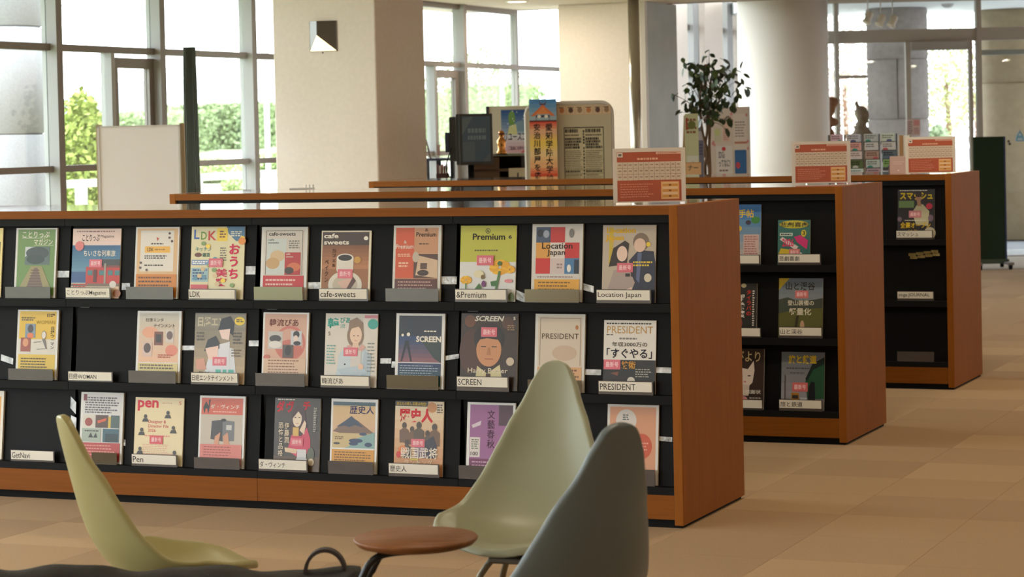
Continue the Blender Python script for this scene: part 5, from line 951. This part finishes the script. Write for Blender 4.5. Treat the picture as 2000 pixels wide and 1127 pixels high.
# ------------------------------------------------------------------ statues near the glass
TERRA = MN('grey_clay', (112, 104, 94), (146, 138, 126), (1, 1, 1), 14, 0.9, 0.1, 0.5, bscale=60)
D_ = 24.0; k = D_/FPX; base = floor_at(1684, D_)
t = thing('warrior_bust', base, 'grey clay warrior bust with a topknot facing the entrance', 'statue', rz=-YAW)
zf = lambda y: at(1684, y, D_).z
def blob_body(name, blobs, mat, parent, voxel=0.012):
    # ellipsoids (centre, radii) melted into one continuous surface
    bm = bmesh.new()
    for c, r in blobs: bmesh.ops.create_icosphere(bm, subdivisions=3, radius=1.0, matrix=Matrix.Translation(c) @ Matrix.Diagonal((r[0], r[1], r[2], 1)))
    o = bm_obj(name, bm, mat, parent, smooth=True)
    md = o.modifiers.new('melt', 'REMESH'); md.mode = 'VOXEL'; md.voxel_size = voxel; md.use_smooth_shade = True
    sm = o.modifiers.new('soften', 'SMOOTH'); sm.iterations = 3; sm.factor = 0.5
    return o
B = lambda x, y, z, rx, ry, rz: ((x*k, y*k, zf(z)), (rx*k, ry*k, rz*k))
blob_body('bust_body', [B(0, 0, 300, 25, 19, 42), B(0, 0, 268, 23, 17, 16), B(-1, 0, 254, 15, 14, 9), B(-2, 0, 244, 11, 11, 10), B(1, 0, 226, 13, 11.5, 15), B(-1, 0, 220, 13.5, 12, 13), B(8, 0, 236, 5, 5.5, 4), B(12.5, 0, 228, 2.6, 2, 3.4), B(11, 0, 221, 3, 6, 2.4),
    B(11.2, 0, 234, 2.4, 3, 1.5), B(-2, -11.5, 226, 2.6, 1.6, 5), B(-8, 0, 208, 4.5, 4.5, 4), B(-10, 0, 202, 4.2, 4.2, 5)], TERRA, t, 0.010)
lathe('collar', [(13*k, 0), (13.4*k, 3*k), (12*k, 6*k), (10.5*k, 7*k)], TERRA, t, 24, (-3*k, 0, zf(252)))
box('pedestal', -0.14, 0.14, -0.14, 0.14, 0, zf(328), M((150, 140, 126), 0.7), t, 0.01)
D_ = 26.6; k = D_/FPX; base = floor_at(1622, D_); t = thing('clay_torso', base, 'reddish brown clay torso half hidden by the round column', 'statue', rz=-YAW)
zf = lambda y: at(1622, y, D_).z
CL = MN('red_clay', (120, 86, 64), (156, 116, 88), (1, 1, 1), 12, 0.85, 0.15, 0.4, bscale=50)
blob_body('torso', [B(-4, 0, 300, 14, 11, 40), B(-4, 0, 262, 12, 10, 14), B(4, -4, 239, 12, 9, 9), B(-8, 0, 238, 12, 11, 14), B(-4, 0, 222, 10, 9, 10), B(0, 0, 212, 11, 9, 14), B(5, 0, 200, 12, 9, 10), B(2, 0, 195, 14, 9, 6)], CL, t, 0.012)
box('pedestal', -0.11, 0.11, -0.12, 0.12, 0, zf(326), M((150, 140, 126), 0.7), t, 0.01)

# ------------------------------------------------------------------ mobile green partition
D_ = 24.7; pl = floor_at(1901, D_-0.5); k = (D_-0.5)/FPX; t = thing('green_partition', floor_at(1932, D_), 'tall dark green fabric partition on black casters by the entrance', 'partition', rz=-YAW)
zt_ = at(1932, 267, D_).z; k = D_/FPX
box('fabric_panel', -31*k, 28*k, 0, 0.05, 0.10, zt_, MN('green_fabric', (40, 54, 44), (50, 66, 52), (1, 1, 1), 120, 0.95, 0.1, 0.2), t); box('edge_frame', 28*k, 31*k, -0.004, 0.054, 0.10, zt_, M((44, 60, 110), 0.4, 0.3), t)
box('base_bar', -33*k, 34*k, -0.02, 0.07, 0.055, 0.10, M((60, 80, 66), 0.5), t); box('foot', 24*k, 36*k, -0.22, 0.28, 0.05, 0.075, ALU_DARK, t); box('foot', -33*k, -25*k, -0.22, 0.28, 0.05, 0.075, ALU_DARK, t)
for x in (30*k, -29*k):
    for y in (-0.19, 0.24): lathe('caster', [(0.025, -0.016), (0.028, -0.008), (0.028, 0.008), (0.025, 0.016)], BLACK, t, 14, (x, y, 0.028), (0, math.pi/2, 0))
    for y in (-0.19, 0.24): box('caster_fork', x-0.02, x+0.02, y-0.012, y+0.012, 0.03, 0.052, BLACK, t)

# ------------------------------------------------------------------ hanging spotlights, detector, notices on the glass
for i, (x0, x, y, lb) in enumerate(((1696, 1695, 33, 'left'), (1718, 1720, 38, 'middle'), (1741, 1743, 40, 'right'))):
    D_ = 25.6; k = D_/FPX; q = at(x, y-10, D_)
    t = thing('spotlight', (q.x, q.y, 2.93), ('white track spotlight hanging farthest from the entrance door', 'white track spotlight hanging between two others', 'white track spotlight hanging closest to the entrance door')[i], 'spotlight', 'spotlights in the lobby', rz=-YAW)
    dz = q.z-2.93; tube('drop_rod', [(0, 0, 0), (0, 0, dz)], 0.006, M((206, 206, 204), 0.4, 0.3), t, 8); lathe('ceiling_rose', [(0.03, -0.02), (0.035, 0.0)], WHITE, t, 14)
    c = Vector((1*k, 0, dz-11*k)); ax = Vector((0.42, 0.1, 0.9)).normalized(); 
    o = lathe('lamp_head', [(8*k, -13*k), (9*k, -9*k), (7.2*k, -7*k), (6.8*k, 8*k), (5.5*k, 11*k), (2*k, 12*k)], M((222, 218, 206), 0.5), t, 20, c, ax.to_track_quat('Z', 'Y').to_euler())
    tube('yoke', smooth_path([(0, 0, dz), (-5*k, 0, dz-5*k), (-4*k, 0, dz-11*k)], 4), 0.008, M((206, 206, 204), 0.4, 0.3), t, 6)
q = at(1851, 19, 29.0); t = thing('smoke_detector', (q.x, q.y, 3.0), 'round smoke detector under the outdoor canopy', 'detector'); lathe('body', [(0.03, -0.05), (0.06, -0.035), (0.075, -0.02), (0.08, 0.0)], M((190, 190, 190), 0.6), t, 20)
q = at(1784, 249, DE-0.07); t = thing('door_notice', (q.x, q.y, q.z), 'pink and white notice taped to the entrance glass', 'notice', rz=-YAW); k = DE/FPX
box('sheet', -13*k, 13*k, 0, 0.002, -16*k, 16*k, M((222, 200, 196), 0.6), t); p = Print(t, 26*k, 32*k, 0, 'notice_print', z0=-16*k); p.R(.06, .05, .48, .95, (206, 190, 186)).R(.52, .05, .96, .4, (214, 150, 150)).N(.1, .1, .44, .9, 6, (150, 110, 110), 3).N(.54, .5, .94, .9, 4, (170, 110, 110), 5); p.done()
q = at(1992, 266, DE-0.04); t = thing('accessibility_sticker', (q.x, q.y, q.z), 'pale blue access sticker on the entrance glass', 'sticker', rz=-YAW)
mobj('film', [(-8*k, 0, -10*k), (8*k, 0, -10*k), (8*k, 0, -2*k), (0, 0, 12*k), (-8*k, 0, -2*k)], [(0, 1, 2, 3, 4)], M((120, 176, 206), 0.5), t); p = Print(t, 16*k, 20*k, 0, 'sticker_print', z0=-10*k); p.E(.5, .35, .12, .1, (226, 236, 240)).R(.2, .7, .8, .9, (206, 226, 236)); p.done()
q = at(1970, 276, DE-0.04); t = thing('glass_marker', (q.x, q.y, q.z), 'pair of small dark collision dots on the entrance glass', 'sticker', rz=-YAW); lathe('dot', [(2.5*k, 0), (2.5*k, 0.002)], BLACK, t, 10, (0, 0, 0), (math.pi/2, 0, 0)); lathe('dot', [(2.5*k, 0), (2.5*k, 0.002)], BLACK, t, 10, (2*k, 0, -5*k), (math.pi/2, 0, 0))

# ------------------------------------------------------------------ ceiling downlights (real lamps of the room)
spots = [(x, y) for x in (-3.0, 0.2, 3.4, 6.6, 9.8) for y in (-13, -9.5, -6, -2.5, 1.0, 4.5, 8.0, 11.5) if not (x < -2 and y > 7)]
q = on_z(1010, 3, ZC); spots.append((q.x, q.y)); q = on_z(985, 4, ZC)
e0 = None
for i, (x, y) in enumerate(spots):
    t = thing('ceiling_downlight', (x, y, ZC), 'bright recessed downlight above the monitor by the windows' if i == len(spots)-1 else 'round recessed downlight in the reading room ceiling', 'ceiling light', 'recessed ceiling downlights')
    if e0 is None:
        r_ = lathe('trim_ring', [(0.085, -0.001), (0.11, -0.006), (0.115, 0.0)], WHITE, t, 20); l_ = lathe('lens', [(0.085, -0.004), (0.001, -0.004)], M((255, 236, 200), 0.5, emit=6.0), t, 20); e0 = (r_.data, l_.data)
    else:
        link(bpy.data.objects.new('trim_ring', e0[0]), t); link(bpy.data.objects.new('lens', e0[1]), t)
    ld = bpy.data.lights.new('downlight_lamp', 'AREA'); ld.shape = 'DISK'; ld.size = 0.16; ld.energy = LAMP_W; ld.color = LAMP_COL
    lo = bpy.data.objects.new('downlight_lamp', ld); link(lo, t); lo.location = (0, 0, -0.012)

# ------------------------------------------------------------------ outdoors: shrubs, hedge, trees, railing, house
def foliage(name, c, size, n, rgb, label, cat, seed, trunk=None, leaf=0.09, group=None, boxy=False):
    rr = random.Random(seed); V = []; Fc = []; MI = []
    for i in range(n):
        if boxy: d = Vector((rr.uniform(-1, 1), rr.uniform(-1, 1), rr.uniform(-1, 1)))
        else:
            d = Vector((rr.gauss(0, 1), rr.gauss(0, 1), rr.gauss(0, 1))).normalized()*(rr.random()**0.4)
        p = Vector((d.x*size[0], d.y*size[1], d.z*size[2]+size[2])); a = Vector((rr.gauss(0, 1), rr.gauss(0, 1), rr.gauss(0, 1))).normalized(); b = a.orthogonal().normalized(); s = leaf*rr.uniform(.6, 1.4)
        k_ = len(V); V += [p-a*s, p+b*s*.6, p+a*s, p-b*s*.6]; Fc.append((k_, k_+1, k_+2, k_+3)); MI.append(rr.choice((0, 0, 1)))
    t = thing(name, c, label, cat, group)
    o = mobj('foliage', V, Fc, [M(rgb, 0.7, spec=0.2), M(tuple(min(255, v+28) for v in rgb), 0.7, spec=0.2)], t, (0, 0, trunk or 0), mi=MI); o['kind'] = 'stuff'
    if trunk: tube('trunk', [(0, 0, -0.2), (0.05, 0, trunk), (0, 0, trunk+size[2])], 0.09, BARK, t, 8, taper=0.04)
    else: tube('trunk', [(0, 0, -0.2), (0, 0, size[2])], 0.05, BARK, t, 6)
    return t
def out(px, D, z=-0.2): p = floor_at(px, D); p.z = z; return p
foliage('conifer_shrub', out(160, 24), (0.32, 0.32, 1.15), 7000, (132, 146, 70), 'yellow-green columnar shrub outside the window behind the whiteboard', 'shrub', 1, leaf=0.035)
foliage('conifer_shrub', out(190, 27), (0.5, 0.5, 0.95), 6000, (120, 140, 92), 'rounded green shrub outside the glass door', 'shrub', 2, leaf=0.04)
LAWN2 = MN('pale_grass_bank', (176, 186, 150), (204, 210, 182), (1, 1, 1), 2, 0.95, 0.1)  # pale grass colour of the bank
b_ = Vector((CAM.x, CAM.y, 0)); sl_ = [b_+HF*27+HR*-13, b_+HF*30.5+HR*-1.5, b_+HF*62+HR*-1.5, b_+HF*62+HR*-26]
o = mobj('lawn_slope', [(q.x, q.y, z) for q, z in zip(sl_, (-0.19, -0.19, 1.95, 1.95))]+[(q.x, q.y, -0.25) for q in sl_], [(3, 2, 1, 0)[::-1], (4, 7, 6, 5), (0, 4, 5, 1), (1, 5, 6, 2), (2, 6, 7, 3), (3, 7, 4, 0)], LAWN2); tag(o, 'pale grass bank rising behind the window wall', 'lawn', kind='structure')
for i, (px, D, sx, sz, z, lb) in enumerate(((235, 50, 1.5, 0.50, 1.1, 'tall clipped hedge seen through the glass door'), (330, 51, 0.9, 0.5, 1.15, 'clipped hedge behind the dark curtain'), (430, 52, 1.3, 0.55, 1.2, 'tall clipped hedge seen past the dark curtain'), (560, 53, 1.5, 0.55, 1.2, 'tall clipped hedge running behind the cream pillar'), (850, 50, 1.0, 0.8, 0.8, 'tall clipped hedge behind the monitor'), (965, 54, 1.1, 0.9, 0.8, 'pale tall hedge above the blue poster'))):
    foliage('hedge', out(px, D, z), (sx, 0.6, sz), 13000, (128, 146, 104), lb, 'hedge', 10+i, leaf=0.05, boxy=True)
for i, (px, D, sx, sz, z, lb) in enumerate(((410, 43, 0.6, 0.22, 0.75, 'low bright green bush in front of the hedge'), (466, 40, 0.22, 0.26, 0.5, 'small leafy bush beside the window mullion'), (528, 46, 0.3, 0.2, 0.85, 'low bush left of the cream pillar'), (240, 36, 0.5, 0.3, 0.3, 'low bush behind the top of the whiteboard'))):
    foliage('low_bush', out(px, D, z), (sx, 0.5, sz), 3000, (150, 166, 112), lb, 'bush', 20+i, leaf=0.04)
for i, (px, D, r, tr, rgb, lb) in enumerate(((1650, 46, 1.4, 1.0, (196, 168, 160), 'pink blossom tree seen beside the warrior bust'), (1700, 60, 1.6, 1.2, (150, 172, 110), 'light green tree behind the stone column'), (1850, 50, 1.2, 1.3, (170, 180, 120), 'young green tree beyond the open door'), (1905, 54, 1.3, 1.0, (200, 170, 170), 'pale pink tree beyond the forecourt'), (930, 40, 1.1, 0.9, (150, 170, 110), 'loose green tree behind the tall window'), (1335, 40, 0.6, 0.6, (150, 190, 90), 'fresh green tree glimpsed through the slim alcove window'))):
    foliage('outdoor_tree', out(px, D, -0.1), (r, r, r), 3000, tuple(round(v*0.76) for v in rgb), lb, 'tree', 30+i, tr, 0.04)
foliage('low_bush', out(1852, 38, 0), (0.75, 0.5, 0.30), 6000, (112, 132, 92), 'clipped green bush outside the open door', 'bush', 41, leaf=0.05)
foliage('low_bush', out(1832, 47, 0), (0.3, 0.3, 0.75), 4000, (110, 124, 96), 'dark rounded bush far beyond the open door', 'bush', 42, leaf=0.06)
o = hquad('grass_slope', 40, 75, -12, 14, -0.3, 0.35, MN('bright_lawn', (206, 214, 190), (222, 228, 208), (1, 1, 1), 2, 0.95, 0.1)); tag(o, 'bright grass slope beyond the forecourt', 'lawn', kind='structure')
# bare branches in the upper left window
t = thing('bare_tree', out(105, 23), 'bare tree whose twigs reach across the upper window', 'tree')
z_ = lambda x, y: at(x, y, 23)-t.location
tube('trunk', [(0, 0, 0), z_(100, 60)], 0.05, BARK, t, 8, taper=0.02)
for pts in (((105, 44), (135, 30), (165, 22), (205, 10)), ((110, 22), (130, 10), (150, -4)), ((108, 20), (124, 8), (134, -6))): tube('twig', smooth_path([z_(100, 60)]+[z_(*q_) for q_ in pts], 4), 0.009, BARK, t, 6, taper=0.003)
# railing outside the windows
RW = M((222, 226, 228), 0.6)
t = thing('railing', (XW-2.2, 3.0, -0.2), 'white horizontal bar railing outside the window wall', 'railing')
for z in (0.62, 1.04, 1.34): box('rail', -0.03, 0.03, 0, 16, z, z+0.07, RW, t)
for j in range(9): box('post', -0.04, 0.04, 2*j-0.04, 2*j+0.04, 0, 1.36, RW, t)
# distant house and a lamp post
t = thing('house', out(170, 80), 'distant house with a grey pitched roof behind the shrubs', 'house', rz=-YAW)
box('wall', -1.6, 2.4, 0, 3, 0, 2.5, M((214, 210, 206), 0.8), t)
mobj('roof', [(-2.4, -0.5, 2.4), (2.8, -0.5, 2.4), (2.8, 3.5, 2.4), (-2.4, 3.5, 2.4), (-0.4, 1.5, 3.5), (1.6, 1.5, 3.9)], [(0, 1, 5, 4), (2, 3, 4, 5), (0, 4, 3), (1, 2, 5), (0, 3, 2, 1)], M((120, 124, 132), 0.7), t)
for x in (-1.0, 0.6): box('window', x, x+0.9, -0.03, 0.0, 0.9, 1.9, M((70, 80, 90), 0.2), t)
t = thing('lamp_post', out(522, 42), 'slim white lamp post in front of the hedge', 'lamp post'); tube('pole', [(0, 0, 0), (0, 0, 3.2)], 0.045, RW, t, 10); lathe('lantern', [(0.05, 3.2), (0.12, 3.3), (0.12, 3.5), (0.02, 3.6)], RW, t, 12)

bake_texts()
